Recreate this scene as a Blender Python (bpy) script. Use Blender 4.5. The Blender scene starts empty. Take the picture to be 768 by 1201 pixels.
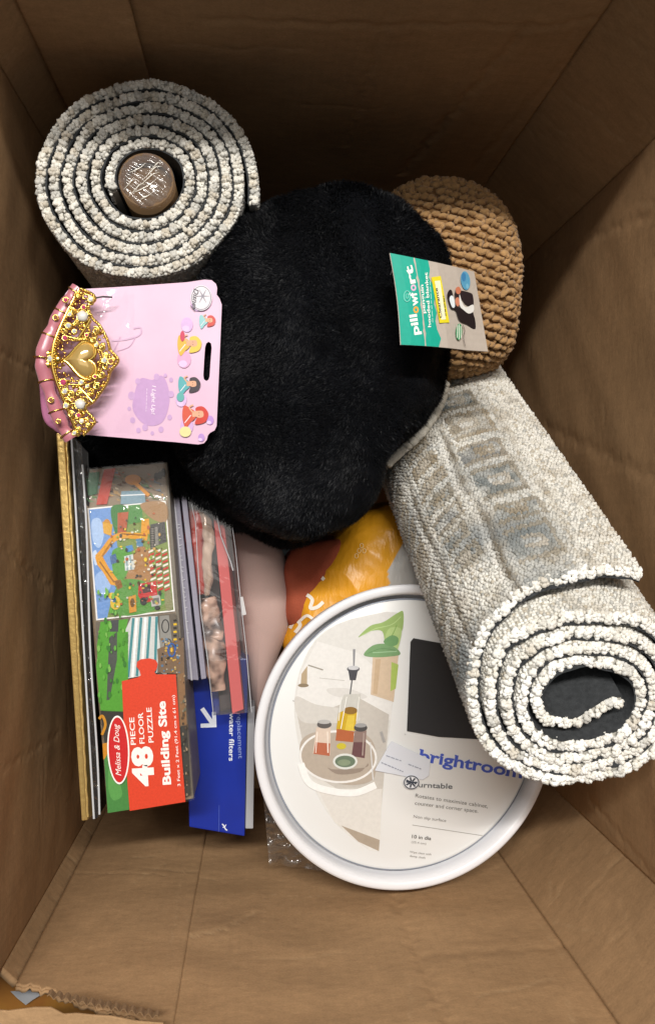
import bpy, bmesh, math, random
import numpy as np
from mathutils import Vector, Matrix, noise as mnoise

RNG = np.random.default_rng(7)
random.seed(7)
SC = bpy.context.scene
COL = SC.collection

# ------------------------------------------------------------------ camera
F = 950.0
TH = math.atan(79.0 / F)
CAMZ = 1.0
cam_d = bpy.data.cameras.new('camera')
cam = bpy.data.objects.new('camera', cam_d)
COL.objects.link(cam)
cam.location = (0, 0, CAMZ)
cam.rotation_euler = (0, -TH, 0)
cam_d.sensor_fit = 'VERTICAL'
cam_d.sensor_height = 36.0
cam_d.lens = F / 1201.0 * 36.0
cam_d.clip_start = 0.01
cam_d.clip_end = 50
SC.camera = cam
CO = np.array([0, 0, CAMZ])

# ------------------------------------------------------------------ light
w = bpy.data.worlds.new('World'); SC.world = w; w.use_nodes = True
w.node_tree.nodes['Background'].inputs[0].default_value = (0.92, 0.95, 1.0, 1)
w.node_tree.nodes['Background'].inputs[1].default_value = 0.09

def area(name, loc, target, sx, sy, power, col):
    d = bpy.data.lights.new(name, 'AREA'); d.shape = 'RECTANGLE'
    d.size = sx; d.size_y = sy; d.energy = power; d.color = col
    o = bpy.data.objects.new(name, d); COL.objects.link(o)
    o.location = loc
    o.rotation_euler = (Vector(target) - Vector(loc)).to_track_quat('-Z', 'Y').to_euler()
    o['kind'] = 'structure'
    return o
area('key_or_fill_lamp', (-0.05, 1.07, 2.75), (0.05, 0, 0.2), 1.7, 0.10, 86, (1.0, 0.96, 0.90))  # key: long ceiling tube beyond the far rim
area('key_or_fill_lamp', (0.0, 0.35, 2.75), (0, 0, 0.3), 2.6, 1.5, 12, (1.0, 0.95, 0.88))  # broad fill, added to brighten the side walls
area('key_or_fill_lamp', (-0.2, 3.2, 1.45), (0, -0.3, 0.4), 1.2, 0.25, 8, (1.0, 0.92, 0.80))  # low light added for assumed far windows, brightens the upper near wall
SC.view_settings.view_transform = 'Standard'
SC.view_settings.look = 'None'
SC.view_settings.exposure = 0.0
SC.view_settings.gamma = 1.0
SC.cycles.max_bounces = 8
SC.cycles.transparent_max_bounces = 24
SC.cycles.use_denoising = True

# ------------------------------------------------------------------ helpers
def ray(px, py):
    x, y, z = (px - 384.0) / F, -(py - 600.5) / F, -1.0
    c, s = math.cos(-TH), math.sin(-TH)
    v = np.array([c * x + s * z, y, -s * x + c * z])
    return v
def P(px, py, z):
    v = ray(px, py)
    return CO + v * ((z - CAMZ) / v[2])

class Plane:
    """a real plane in the box; .at gives the point of it that a measured position belongs to"""
    def __init__(self, p, n):
        self.p = np.array(p, float); self.n = np.array(n, float) / np.linalg.norm(n)
    def at(self, px, py, off=0.0):
        v = ray(px, py)
        t = np.dot(self.p - CO, self.n) / np.dot(v, self.n)
        return CO + v * t + self.n * off
def flat(z): return Plane((0, 0, z), (0, 0, 1))
def plane3(a, b, c):
    a, b, c = map(np.array, (a, b, c)); n = np.cross(b - a, c - a)
    if n[2] < 0: n = -n
    return Plane(a, n)

def lin(c):
    """'#rrggbb' -> linear"""
    c = c.lstrip('#'); r = [int(c[i:i+2], 16) / 255 for i in (0, 2, 4)]
    return tuple(x / 12.92 if x <= 0.04045 else ((x + 0.055) / 1.055) ** 2.4 for x in r)

def mat(name, col=(0.5, 0.5, 0.5), rough=0.6, metal=0.0, bump=0.0, bscale=200.0, var=0.0, vscale=20.0,
        attr=False, coat=0.0, spec=0.5, sheen=0.0, stretch=(1, 1, 1), detail=4.0, col2=None, bdist=0.001):
    if isinstance(col, str): col = lin(col)
    if isinstance(col2, str): col2 = lin(col2)
    m = bpy.data.materials.new(name); m.use_nodes = True
    nt = m.node_tree; N = nt.nodes; L = nt.links
    b = N['Principled BSDF']
    b.inputs['Roughness'].default_value = rough
    b.inputs['Metallic'].default_value = metal
    b.inputs['Coat Weight'].default_value = coat
    b.inputs['Coat Roughness'].default_value = 0.12
    b.inputs['Specular IOR Level'].default_value = spec
    b.inputs['Sheen Weight'].default_value = sheen
    tc = N.new('ShaderNodeTexCoord'); mp = N.new('ShaderNodeMapping')
    mp.inputs['Scale'].default_value = stretch
    L.new(tc.outputs['Object'], mp.inputs[0])
    if attr:
        a = N.new('ShaderNodeVertexColor'); a.layer_name = 'Col'; src = a.outputs[0]
    else:
        r = N.new('ShaderNodeRGB'); r.outputs[0].default_value = (*col, 1); src = r.outputs[0]
    if var > 0 or col2:
        n = N.new('ShaderNodeTexNoise'); n.inputs['Scale'].default_value = vscale
        n.inputs['Detail'].default_value = detail; L.new(mp.outputs[0], n.inputs[0])
        if col2:
            rp = N.new('ShaderNodeMapRange'); rp.inputs[1].default_value = 0.38; rp.inputs[2].default_value = 0.62
            L.new(n.outputs[0], rp.inputs[0])
            mx = N.new('ShaderNodeMixRGB'); L.new(rp.outputs[0], mx.inputs[0]); L.new(src, mx.inputs[1])
            mx.inputs[2].default_value = (*col2, 1); src = mx.outputs[0]
        if var > 0:
            rp = N.new('ShaderNodeMapRange'); rp.inputs[1].default_value = 0.25; rp.inputs[2].default_value = 0.75
            rp.inputs[3].default_value = 1 - var; rp.inputs[4].default_value = 1 + var
            L.new(n.outputs[0], rp.inputs[0])
            mx = N.new('ShaderNodeVectorMath'); mx.operation = 'SCALE'
            L.new(src, mx.inputs[0]); L.new(rp.outputs[0], mx.inputs['Scale']); src = mx.outputs[0]
    L.new(src, b.inputs['Base Color'])
    if bump > 0:
        n2 = N.new('ShaderNodeTexNoise'); n2.inputs['Scale'].default_value = bscale; n2.inputs['Detail'].default_value = 5
        L.new(mp.outputs[0], n2.inputs[0])
        bp = N.new('ShaderNodeBump'); bp.inputs['Strength'].default_value = bump; bp.inputs['Distance'].default_value = bdist
        L.new(n2.outputs[0], bp.inputs['Height']); L.new(bp.outputs[0], b.inputs['Normal'])
    return m

def film(name, tint=(1, 1, 1), amount=0.08, scale=40, rough=0.08, bump=0.6, haze=0.04, stretch=(1, 1, 1), dist=0.004):
    m = bpy.data.materials.new(name); m.use_nodes = True
    nt = m.node_tree; N = nt.nodes; L = nt.links
    N.remove(N['Principled BSDF'])
    out = N['Material Output']
    tr = N.new('ShaderNodeBsdfTransparent'); tr.inputs[0].default_value = (*tint, 1)
    gl = N.new('ShaderNodeBsdfGlossy'); gl.inputs['Roughness'].default_value = rough
    df = N.new('ShaderNodeBsdfDiffuse'); df.inputs[0].default_value = (0.8, 0.8, 0.8, 1)
    tc = N.new('ShaderNodeTexCoord'); mp = N.new('ShaderNodeMapping'); mp.inputs['Scale'].default_value = stretch
    n = N.new('ShaderNodeTexNoise'); n.inputs['Scale'].default_value = scale; n.inputs['Detail'].default_value = 3
    n.inputs['Distortion'].default_value = 1.5
    bp = N.new('ShaderNodeBump'); bp.inputs['Strength'].default_value = bump; bp.inputs['Distance'].default_value = dist
    L.new(tc.outputs['Object'], mp.inputs[0]); L.new(mp.outputs[0], n.inputs[0]); L.new(n.outputs[0], bp.inputs['Height'])
    L.new(bp.outputs[0], gl.inputs['Normal'])
    lw = N.new('ShaderNodeLayerWeight'); lw.inputs[0].default_value = 0.25; L.new(bp.outputs[0], lw.inputs['Normal'])
    ad = N.new('ShaderNodeMath'); ad.operation = 'MULTIPLY_ADD'; ad.inputs[1].default_value = 0.5; ad.inputs[2].default_value = amount
    L.new(lw.outputs['Fresnel'], ad.inputs[0])
    m1 = N.new('ShaderNodeMixShader'); m1.inputs[0].default_value = haze
    L.new(tr.outputs[0], m1.inputs[1]); L.new(df.outputs[0], m1.inputs[2])
    m2 = N.new('ShaderNodeMixShader'); L.new(ad.outputs[0], m2.inputs[0]); L.new(m1.outputs[0], m2.inputs[1]); L.new(gl.outputs[0], m2.inputs[2])
    L.new(m2.outputs[0], out.inputs['Surface'])
    return m

def link(name, me, m=None, parent=None):
    o = bpy.data.objects.new(name, me); COL.objects.link(o)
    if m is not None: me.materials.append(m)
    if parent is not None: o.parent = parent
    return o
def thing(name, label, cat, group=None):
    o = bpy.data.objects.new(name, None); COL.objects.link(o)
    o.empty_display_size = 0.02
    o['label'] = label; o['category'] = cat
    if group: o['group'] = group
    return o

def mesh_np(name, v, f, m, parent, cols=None, smooth=True):
    """v (n,3), f (k,3|4) arrays; cols (n,3)"""
    v = np.ascontiguousarray(v, dtype=np.float32); f = np.ascontiguousarray(f, dtype=np.int32)
    me = bpy.data.meshes.new(name)
    k = f.shape[1]
    me.vertices.add(len(v)); me.vertices.foreach_set('co', v.ravel())
    me.loops.add(f.size); me.loops.foreach_set('vertex_index', f.ravel())
    me.polygons.add(len(f)); me.polygons.foreach_set('loop_start', np.arange(0, f.size, k, dtype=np.int32))
    me.update(calc_edges=True)
    me.polygons.foreach_set('use_smooth', np.full(len(f), smooth))
    if cols is not None:
        ca = me.color_attributes.new('Col', 'FLOAT_COLOR', 'POINT')
        c4 = np.ones((len(v), 4), np.float32); c4[:, :3] = cols
        ca.data.foreach_set('color', c4.ravel())
    me.validate()
    return link(name, me, m, parent)

def pyd(name, v, f, m, parent, smooth=False):
    me = bpy.data.meshes.new(name); me.from_pydata([tuple(map(float, p)) for p in v], [], f); me.update()
    if smooth:
        for p in me.polygons: p.use_smooth = True
    return link(name, me, m, parent)

def grid_faces(nu, nv, wrap_u=False):
    a = np.arange(nu * nv).reshape(nu, nv)
    if wrap_u: a = np.vstack([a, a[:1]])
    return np.stack([a[:-1, :-1], a[1:, :-1], a[1:, 1:], a[:-1, 1:]], -1).reshape(-1, 4)

def prism(name, quad_top, depth_vec, m, parent, bevel=0.0008):
    """closed slab: a top outline swept by depth_vec"""
    n = len(quad_top); dv = np.array(depth_vec)
    v = [np.array(p) for p in quad_top] + [np.array(p) + dv for p in quad_top]
    f = [list(range(n)), list(range(2 * n - 1, n - 1, -1))]
    for i in range(n):
        j = (i + 1) % n; f.append([i, i + n, j + n, j])
    o = pyd(name, v, f, m, parent)
    bm = bmesh.new(); bm.from_mesh(o.data)
    bmesh.ops.recalc_face_normals(bm, faces=bm.faces)
    if bevel > 0:
        bmesh.ops.bevel(bm, geom=bm.edges[:], offset=bevel, segments=2, affect='EDGES', profile=0.6)
    bm.to_mesh(o.data); bm.free()
    return o

def catmull(pts, per, closed=False):
    pts = [np.array(p, float) for p in pts]; n = len(pts); out = []
    rng = range(n) if closed else range(n - 1)
    for i in rng:
        if closed: p0, p1, p2, p3 = pts[i - 1], pts[i], pts[(i + 1) % n], pts[(i + 2) % n]
        else: p0, p1, p2, p3 = pts[max(i - 1, 0)], pts[i], pts[i + 1], pts[min(i + 2, n - 1)]
        for k in range(per):
            t = k / per
            out.append(0.5 * ((2 * p1) + (-p0 + p2) * t + (2 * p0 - 5 * p1 + 4 * p2 - p3) * t * t + (-p0 + 3 * p1 - 3 * p2 + p3) * t ** 3))
    if not closed: out.append(pts[-1])
    return np.array(out)

def tube_arrays(path, r, k=8, flat_=1.0, up=(0, 0, 1)):
    path = np.array(path); n = len(path)
    rr = np.full(n, r) if np.isscalar(r) else np.array(r)
    T = np.gradient(path, axis=0); T /= np.linalg.norm(T, axis=1)[:, None] + 1e-12
    up = np.array(up, float)
    A = np.cross(T, up); nn = np.linalg.norm(A, axis=1)[:, None]; A = np.where(nn < 1e-4, np.array([1., 0, 0]), A / (nn + 1e-12))
    B = np.cross(A, T)
    an = np.linspace(0, 2 * np.pi, k, endpoint=False)
    v = path[:, None, :] + rr[:, None, None] * (np.cos(an)[None, :, None] * A[:, None, :] + flat_ * np.sin(an)[None, :, None] * B[:, None, :])
    v = v.transpose(1, 0, 2).reshape(-1, 3)      # k x n
    f = grid_faces(k, n, True)
    return v, f
def tube(name, path, r, m, parent, k=8, flat_=1.0, up=(0, 0, 1)):
    v, f = tube_arrays(path, r, k, flat_, up)
    return mesh_np(name, v, f, m, parent)
def multi(name, parts, m, parent, cols=None, smooth=True):
    vs, fs, cs, o = [], [], [], 0
    for i, (v, f) in enumerate(parts):
        vs.append(v); fs.append(f + o); o += len(v)
        if cols: cs.append(np.tile(cols[i], (len(v), 1)))
    return mesh_np(name, np.vstack(vs), np.vstack(fs), m, parent, np.vstack(cs) if cols else None, smooth)

def ico(sub):
    bm = bmesh.new(); bmesh.ops.create_icosphere(bm, subdivisions=sub, radius=1)
    v = np.array([x.co[:] for x in bm.verts]); f = np.array([[q.index for q in p.verts] for p in bm.faces]); bm.free()
    return v, f
ICO1, ICO2, ICO3 = ico(1), ico(2), ico(3)
def lumps(centers, E1, E2, E3, base=ICO1, jitter=0.15, cols=None):
    """ellipsoids with half-axis vectors E1..E3 (N,3)"""
    bv, bf = base; N = len(centers); k = len(bv)
    s = 1 + RNG.normal(0, jitter, (N, k))
    b = bv[None] * s[..., None]
    v = centers[:, None, :] + b[..., 0:1] * E1[:, None, :] + b[..., 1:2] * E2[:, None, :] + b[..., 2:3] * E3[:, None, :]
    f = (bf[None] + (np.arange(N) * k)[:, None, None]).reshape(-1, 3)
    c = np.repeat(cols, k, axis=0) if cols is not None else None
    return v.reshape(-1, 3), f, c

def sm_noise(x, y, z=0.0, s=1.0, seed=0):
    """cheap smooth noise for arrays: a sum of rotated sines"""
    r = np.random.default_rng(seed); out = 0
    for k in range(6):
        a = r.uniform(0, 2 * np.pi); fr = s * r.uniform(0.6, 1.8); ph = r.uniform(0, 6.28); b = r.uniform(-1, 1)
        out = out + np.sin(fr * (np.cos(a) * x + np.sin(a) * y + b * z) + ph)
    return out / 3.0

# ------------------------------------------------------------------ flat print
def text_geo(body, bold=0.0, res=3, shear=0.0, space=1.0):
    cu = bpy.data.curves.new('lettering', 'FONT'); cu.body = body; cu.size = 1; cu.resolution_u = res
    cu.offset = bold; cu.shear = shear; cu.space_character = space
    ob = bpy.data.objects.new('lettering', cu); COL.objects.link(ob)
    dg = bpy.context.evaluated_depsgraph_get(); dg.update()
    me = bpy.data.meshes.new_from_object(ob.evaluated_get(dg))
    v = np.array([x.co[:] for x in me.vertices]).reshape(-1, 3); f = [list(p.vertices) for p in me.polygons]
    bpy.data.objects.remove(ob); bpy.data.curves.remove(cu); bpy.data.meshes.remove(me)
    return v, f

class Art:
    """flat print lying on a plane; every shape has its own colour"""
    def __init__(self, plane, conv=None, off=0.0004, step=0.00002, warp=None):
        self.pl, self.conv, self.off, self.step, self.warp = plane, conv or (lambda u, v: (u, v)), off, step, warp
        self.v, self.f, self.c = [], [], []
    def _add(self, pts, faces, col):
        if isinstance(col, str): col = lin(col)
        o = len(self.v); self.v += [p for p in pts]; self.c += [col] * len(pts)
        self.f += [[i + o for i in q] for q in faces]; self.off += self.step
    def pt(self, u, v): return self.pl.at(*self.conv(u, v), self.off)
    def poly(self, pts, col):
        self._add([self.pt(*p) for p in pts], [list(range(len(pts)))], col)
    def blob(self, pts, col, per=5): self.poly([tuple(p) for p in catmull(pts, per, True)], col)
    def ell(self, cx, cy, rx, ry, col, rot=0.0, n=22, a0=0, a1=360):
        r = math.radians(rot); pts = []
        full = (a1 - a0) == 360
        for i in range(n if full else n + 1):
            a = math.radians(a0 + (a1 - a0) * i / n); x, y = rx * math.cos(a), ry * math.sin(a)
            pts.append((cx + x * math.cos(r) - y * math.sin(r), cy + x * math.sin(r) + y * math.cos(r)))
        self.poly(pts, col)
    def line(self, a, b, wd, col, wd2=None):
        a, b = np.array(a, float), np.array(b, float); d = b - a; d /= np.linalg.norm(d) + 1e-9
        n = np.array([-d[1], d[0]]); w2 = wd if wd2 is None else wd2
        self.poly([tuple(a + n * wd / 2), tuple(b + n * w2 / 2), tuple(b - n * w2 / 2), tuple(a - n * wd / 2)], col)
    def path(self, pts, wd, col, per=6, closed=False):
        c = catmull(pts, per, closed)
        if closed: c = np.vstack([c, c[:1]])
        t = np.gradient(c, axis=0); t /= np.linalg.norm(t, axis=1)[:, None] + 1e-9
        n = np.stack([-t[:, 1], t[:, 0]], 1) * wd / 2
        L, R = c + n, c - n
        pts = [self.pt(*p) for p in L] + [self.pt(*p) for p in R]; k = len(c)
        self._add(pts, [[i, i + 1, i + 1 + k, i + k] for i in range(k - 1)], col)
    def ring(self, cx, cy, rx, ry, wd, col, rot=0):
        r = math.radians(rot)
        self.path([(cx + rx * math.cos(a) * math.cos(r) - ry * math.sin(a) * math.sin(r),
                    cy + rx * math.cos(a) * math.sin(r) + ry * math.sin(a) * math.cos(r)) for a in np.linspace(0, 2 * np.pi, 13)[:-1]], wd, col, 4, True)
    def text(self, body, a, b, height, col, bold=0.0, shear=0.0, space=1.0):
        """baseline runs from a to b; height = cap height, all in the same units"""
        gv, gf = text_geo(body, bold, shear=shear, space=space)
        if not len(gv): return
        x0, x1 = gv[:, 0].min(), gv[:, 0].max()
        a, b = np.array(a, float), np.array(b, float); d = (b - a); L = np.linalg.norm(d); d /= L
        up = np.array([d[1], -d[0]])
        s = L / (x1 - x0); h = height / 0.70
        pts = [self.pt(*(a + d * (p[0] - x0) * s + up * p[1] * h)) for p in gv]
        self._add(pts, gf, col)
    def dashes(self, a, b, h, col, n=7):
        # print too small to read in the photograph
        a, b = np.array(a, float), np.array(b, float); t = 0.0; rg = np.random.default_rng(int(abs(a[0] + b[1])) + 3)
        while t < 0.97:
            t2 = min(1.0, t + rg.uniform(.5, 1.4) / n); self.line(tuple(a + (b - a) * t), tuple(a + (b - a) * t2), h, col); t = t2 + .25 / n
    def build(self, name, parent, m=None, label=None):
        v = np.array(self.v)
        if self.warp is not None: v = self.warp(v)
        me = bpy.data.meshes.new(name); me.from_pydata([tuple(map(float, p)) for p in v], [], self.f); me.update()
        ca = me.color_attributes.new('Col', 'FLOAT_COLOR', 'POINT')
        c4 = np.ones((len(v), 4), np.float32); c4[:, :3] = np.array(self.c); ca.data.foreach_set('color', c4.ravel())
        o = link(name, me, m or M_INK, parent)
        if label: o['label'] = label
        return o

M_INK = mat('ink', attr=True, rough=0.42, var=0.05, vscale=300, spec=0.4, coat=.08)
M_INKM = mat('matte_ink', attr=True, rough=0.75, spec=0.15)

# ================================================================== SETTING
ground = pyd('floor', [(-3, -3, -.02), (3, -3, -.02), (3, 3, -.02), (-3, 3, -.02)], [[0, 1, 2, 3]],
             mat('concrete', (0.22, 0.21, 0.2), 0.7, bump=0.3, bscale=30, var=0.15, vscale=6), None)
ground['kind'] = 'structure'

# ------------------------------------------------------------------ the carton
def cardboard(name='cardboard'):
    m = mat(name, (0.390, 0.238, 0.122), 0.82, spec=0.18)
    nt = m.node_tree; N = nt.nodes; L = nt.links; b = N['Principled BSDF']
    uv = N.new('ShaderNodeUVMap'); uv.uv_map = 'UVMap'
    def noise(scale, detail, st):
        mp = N.new('ShaderNodeMapping'); mp.inputs['Scale'].default_value = st; L.new(uv.outputs[0], mp.inputs[0])
        n = N.new('ShaderNodeTexNoise'); n.inputs['Scale'].default_value = scale; n.inputs['Detail'].default_value = detail
        n.inputs['Roughness'].default_value = 0.65
        L.new(mp.outputs[0], n.inputs[0]); return n.outputs[0]
    big = noise(6, 6, (1, 1, 1)); fib = noise(150, 6, (0.5, 1.0, 1)); spk = noise(520, 3, (1, 1, 1)); stn = noise(24, 8, (1, 1.6, 1))
    wv = N.new('ShaderNodeTexWave'); wv.inputs['Scale'].default_value = 42; wv.inputs['Distortion'].default_value = 0.6
    wv.inputs['Detail'].default_value = 1; wv.bands_direction = 'X'
    L.new(uv.outputs[0], wv.inputs[0])
    def rng_(src, a, c):
        r = N.new('ShaderNodeMapRange'); r.inputs[1].default_value = .25; r.inputs[2].default_value = .75
        r.inputs[3].default_value = a; r.inputs[4].default_value = c; L.new(src, r.inputs[0]); return r.outputs[0]
    def mul(a, c):
        k = N.new('ShaderNodeMath'); k.operation = 'MULTIPLY'; L.new(a, k.inputs[0]); L.new(c, k.inputs[1]); return k.outputs[0]
    fac = mul(mul(mul(rng_(big, .88, 1.1), rng_(stn, .92, 1.07)), rng_(fib, .86, 1.13)), mul(rng_(spk, .88, 1.12), rng_(wv.outputs[1], .992, 1.008)))
    wear = N.new('ShaderNodeVertexColor'); wear.layer_name = 'Col'
    mx = N.new('ShaderNodeMixRGB'); mx.inputs[1].default_value = (0.390, 0.238, 0.122, 1); mx.inputs[2].default_value = (0.60, 0.43, 0.25, 1)
    L.new(wear.outputs[0], mx.inputs[0])
    sc = N.new('ShaderNodeVectorMath'); sc.operation = 'SCALE'; L.new(mx.outputs[0], sc.inputs[0]); L.new(fac, sc.inputs['Scale'])
    L.new(sc.outputs[0], b.inputs['Base Color'])
    ad = N.new('ShaderNodeMath'); ad.operation = 'MULTIPLY_ADD'; ad.inputs[1].default_value = 0.12
    L.new(wv.outputs[1], ad.inputs[0]); L.new(fib, ad.inputs[2])
    bp = N.new('ShaderNodeBump'); bp.inputs['Strength'].default_value = 0.5; bp.inputs['Distance'].default_value = 0.0008
    L.new(ad.outputs[0], bp.inputs['Height']); L.new(bp.outputs[0], b.inputs['Normal'])
    return m
M_CARD = cardboard()

XL, XR, YT, YB = -0.186, 0.298, 0.345, -0.342
RIM = 0.468
box = thing('cardboard_box', 'large open brown corrugated cardboard box holding all the goods, torn at one rim corner', 'box')

def wall(name, a, b, z0, z1, creases=(), seed=0, buckle=0.002, cut=None, inset=0.0, res=0.0024, u_rng=(0, 1), thick=0.005, label=None, wears=()):
    """upright panel from a to b (inner face on the left of a->b), creases measured on the inner face"""
    a = np.array(a, float); b = np.array(b, float); L = np.linalg.norm(b - a); d = (b - a) / L
    n = np.array([-d[1], d[0]])                       # inward
    pl = Plane((a[0], a[1], 0), (n[0], n[1], 0))
    nu = max(6, int(L * (u_rng[1] - u_rng[0]) / res)); nv = max(6, int((z1 - z0) / res))
    U, V = np.meshgrid(np.linspace(L * u_rng[0], L * u_rng[1], nu), np.linspace(0, 1, nv), indexing='ij')
    top = np.full(nu, z1)
    if cut is not None: top = cut(U[:, 0])
    Z = z0 + V * (top[:, None] - z0)
    env = np.clip(np.minimum(U, L - U) / 0.05, 0, 1)
    D = buckle * sm_noise(U, Z, 0, 16, seed) * env + 0.0006 * sm_noise(U, Z, 0, 70, seed + 5) * env
    W = np.zeros_like(D)
    def seg(p, q):
        P1, P2 = pl.at(*p), pl.at(*q)
        A = np.array([np.dot(P1[:2] - a, d), P1[2]]); B = np.array([np.dot(P2[:2] - a, d), P2[2]])
        AB = B - A; t = ((U - A[0]) * AB[0] + (Z - A[1]) * AB[1]) / (AB @ AB + 1e-12)
        tc = np.clip(t, 0, 1)
        wob = 0.0012 * np.sin(t * 37 + seed) + 0.0008 * np.sin(t * 91)
        dist = np.hypot(U - (A[0] + tc * AB[0]) + wob, Z - (A[1] + tc * AB[1]) + wob)
        side = (U - A[0]) * AB[1] - (Z - A[1]) * AB[0]
        return dist, side, t
    for (p, q, depth, width, *rest) in creases:
        dist, side, t = seg(p, q)
        D -= depth * np.exp(-(dist / width) ** 2)
        D += 0.5 * depth * np.exp(-(dist / (width * 6)) ** 2)
        if rest: W += rest[0] * np.exp(-(dist / (width * 0.6)) ** 2)
    for (p, q, width, amt) in wears:
        dist, side, t = seg(p, q)
        W += amt * np.exp(-(dist / width) ** 2) * (0.6 + 0.4 * np.sin(U * 900 + Z * 400))
    rw_ = np.random.default_rng(seed + 40)
    for _ in range(16):
        uu, zz_, an_, ln = rw_.uniform(0, L), rw_.uniform(.1, z1), rw_.uniform(-.5, .5) + (1.57 if rw_.random() < .4 else 0), rw_.uniform(.01, .07)
        t = np.clip(((U - uu) * np.cos(an_) + (Z - zz_) * np.sin(an_)) / ln, 0, 1)
        dist = np.hypot(U - uu - t * ln * np.cos(an_), Z - zz_ - t * ln * np.sin(an_) + .0015 * np.sin(t * 9))
        W += rw_.uniform(.08, .3) * np.exp(-(dist / .0012) ** 2)
        D -= 0.0004 * np.exp(-(dist / .0025) ** 2)
    W = np.clip(W, 0, 1)
    D = D + inset
    X = a[0] + U * d[0] + D * n[0]; Y = a[1] + U * d[1] + D * n[1]
    v1 = np.stack([X, Y, Z], -1).reshape(-1, 3)
    v2 = v1 - np.array([n[0], n[1], 0]) * thick
    f = grid_faces(nu, nv); k = nu * nv
    f2 = f[:, ::-1] + k
    idx = np.arange(k).reshape(nu, nv)
    border = np.concatenate([idx[:, 0], idx[-1, 1:], idx[-2::-1, -1], idx[0, -2:0:-1]])
    bb = np.roll(border, -1)
    f3 = np.stack([border, border + k, bb + k, bb], -1)
    cols = np.repeat(np.concatenate([W.ravel(), np.full(k, 0.1)])[:, None], 3, 1)
    o = mesh_np(name, np.vstack([v1, v2]), np.vstack([f, f2, f3]), M_CARD, box, cols)
    uvl = o.data.uv_layers.new(name='UVMap')
    li = np.empty(len(o.data.loops), np.int32); o.data.loops.foreach_get('vertex_index', li)
    uvs = np.stack([np.concatenate([U.ravel()] * 2) + seed, np.concatenate([Z.ravel()] * 2)], -1)[li]
    uvl.data.foreach_set('uv', uvs.astype(np.float32).ravel())
    if label: o['label'] = label
    return o

def card_prism(name, top, dv, label=None, worn=0.15, m=None):
    o = prism(name, top, dv, m or M_CARD, box, 0.0006)
    uvl = o.data.uv_layers.new(name='UVMap')
    for lp in o.data.loops:
        c = o.data.vertices[lp.vertex_index].co; uvl.data[lp.index].uv = (c.x * 0.9 + c.y * .3, c.y + c.z)
    ca = o.data.color_attributes.new('Col', 'FLOAT_COLOR', 'POINT')
    ca.data.foreach_set('color', np.tile([worn, worn, worn, 1], len(o.data.vertices)).astype(np.float32))
    if label: o['label'] = label
    return o
cTL, cTR, cBR, cBL = 0.024, 0.062, 0.060, 0.011
# far wall: runs right -> left so that inward is towards -Y
wall('wall', (XR - cTR, YT), (XL + cTL, YT), 0, 0.60, seed=1, buckle=0.0025,
     creases=[((240, 22), (640, 30), 0.0015, 0.003), ((640, 30), (760, 8), 0.0012, 0.003), ((470, 205), (620, 28), 0.0022, 0.004),
              ((405, 170), (455, 12), 0.0010, 0.003), ((540, 215), (700, 30), 0.001, 0.004)],
     wears=[((250, 22), (640, 29), 0.001, 0.18)])
wall('wall_panel', (XR - cTR, YT), (XL + cTL, YT), 0, 0.53, seed=2, buckle=0.0010, inset=0.0042, u_rng=(0.812, 1), thick=0.004)
# left wall: far -> near so that inward is +X
wall('wall', (XL, YT - cTL), (XL, YB + cBL), 0, RIM, seed=3, buckle=0.0016,
     creases=[((8, 60), (60, 175), 0.0012, 0.004), ((0, 640), (60, 690), 0.0012, 0.004), ((0, 410), (50, 440), 0.0010, 0.003), ((0, 905), (70, 860), 0.001, 0.003)],
     wears=[((0, 60), (6, 150), 0.002, 0.3)])
# near wall: left -> right, inward +Y.  torn at the left of the rim
def tear(u):
    z = np.interp(u, [-.016, .021, .067, .100, .104, .106], [.396, .405, .433, .449, .462, .484])
    z = z + (0.0016 * np.sin(u * 410) + 0.0012 * np.sin(u * 990 + 1) + 0.0008 * np.sin(u * 1700)) * (u < .104)
    return z + np.clip(u - .11, 0, .05)
near_creases = [((224, 972), (187, 1198), 0.0014, 0.0022, 0.12), ((462, 1050), (524, 1201), 0.0020, 0.005), ((500, 1120), (700, 1108), 0.0008, 0.005),
                ((55, 1150), (150, 1120), 0.0012, 0.0016, 0.8), ((150, 1120), (262, 1092), 0.0010, 0.0018, 0.35), ((262, 1092), (300, 1070), 0.001, 0.002, 0.2)]
wall('wall', (XL + cBL, YB), (XR - cBR, YB), 0, 0.479, seed=4, buckle=0.0028, thick=0.0028, cut=tear, creases=near_creases,
     wears=[((75, 1026), (190, 1030), 0.0009, 0.5), ((220, 1046), (390, 1050), 0.0008, 0.45), ((100, 1140), (150, 1122), 0.001, 0.7),
            ((0, 1146), (60, 1154), 0.0016, 0.8), ((60, 1154), (190, 1193), 0.0014, 0.8), ((225, 1078), (232, 1077), 0.0012, 0.5)],
     label='near side wall with a ragged tear at its rim')
wall('wall_panel', (XL + cBL, YB), (XR - cBR, YB), 0, 0.45, seed=4, buckle=0.0028, cut=lambda u: np.minimum(tear(u), .4765) - .0006, inset=0.0018, u_rng=(0, 0.285), thick=0.002,
     creases=[((75, 1026), (190, 1030), 0.0006, 0.002)], wears=[((75, 1026), (190, 1030), 0.0009, 0.5), ((224, 972), (195, 1150), 0.001, 0.2)])
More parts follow.
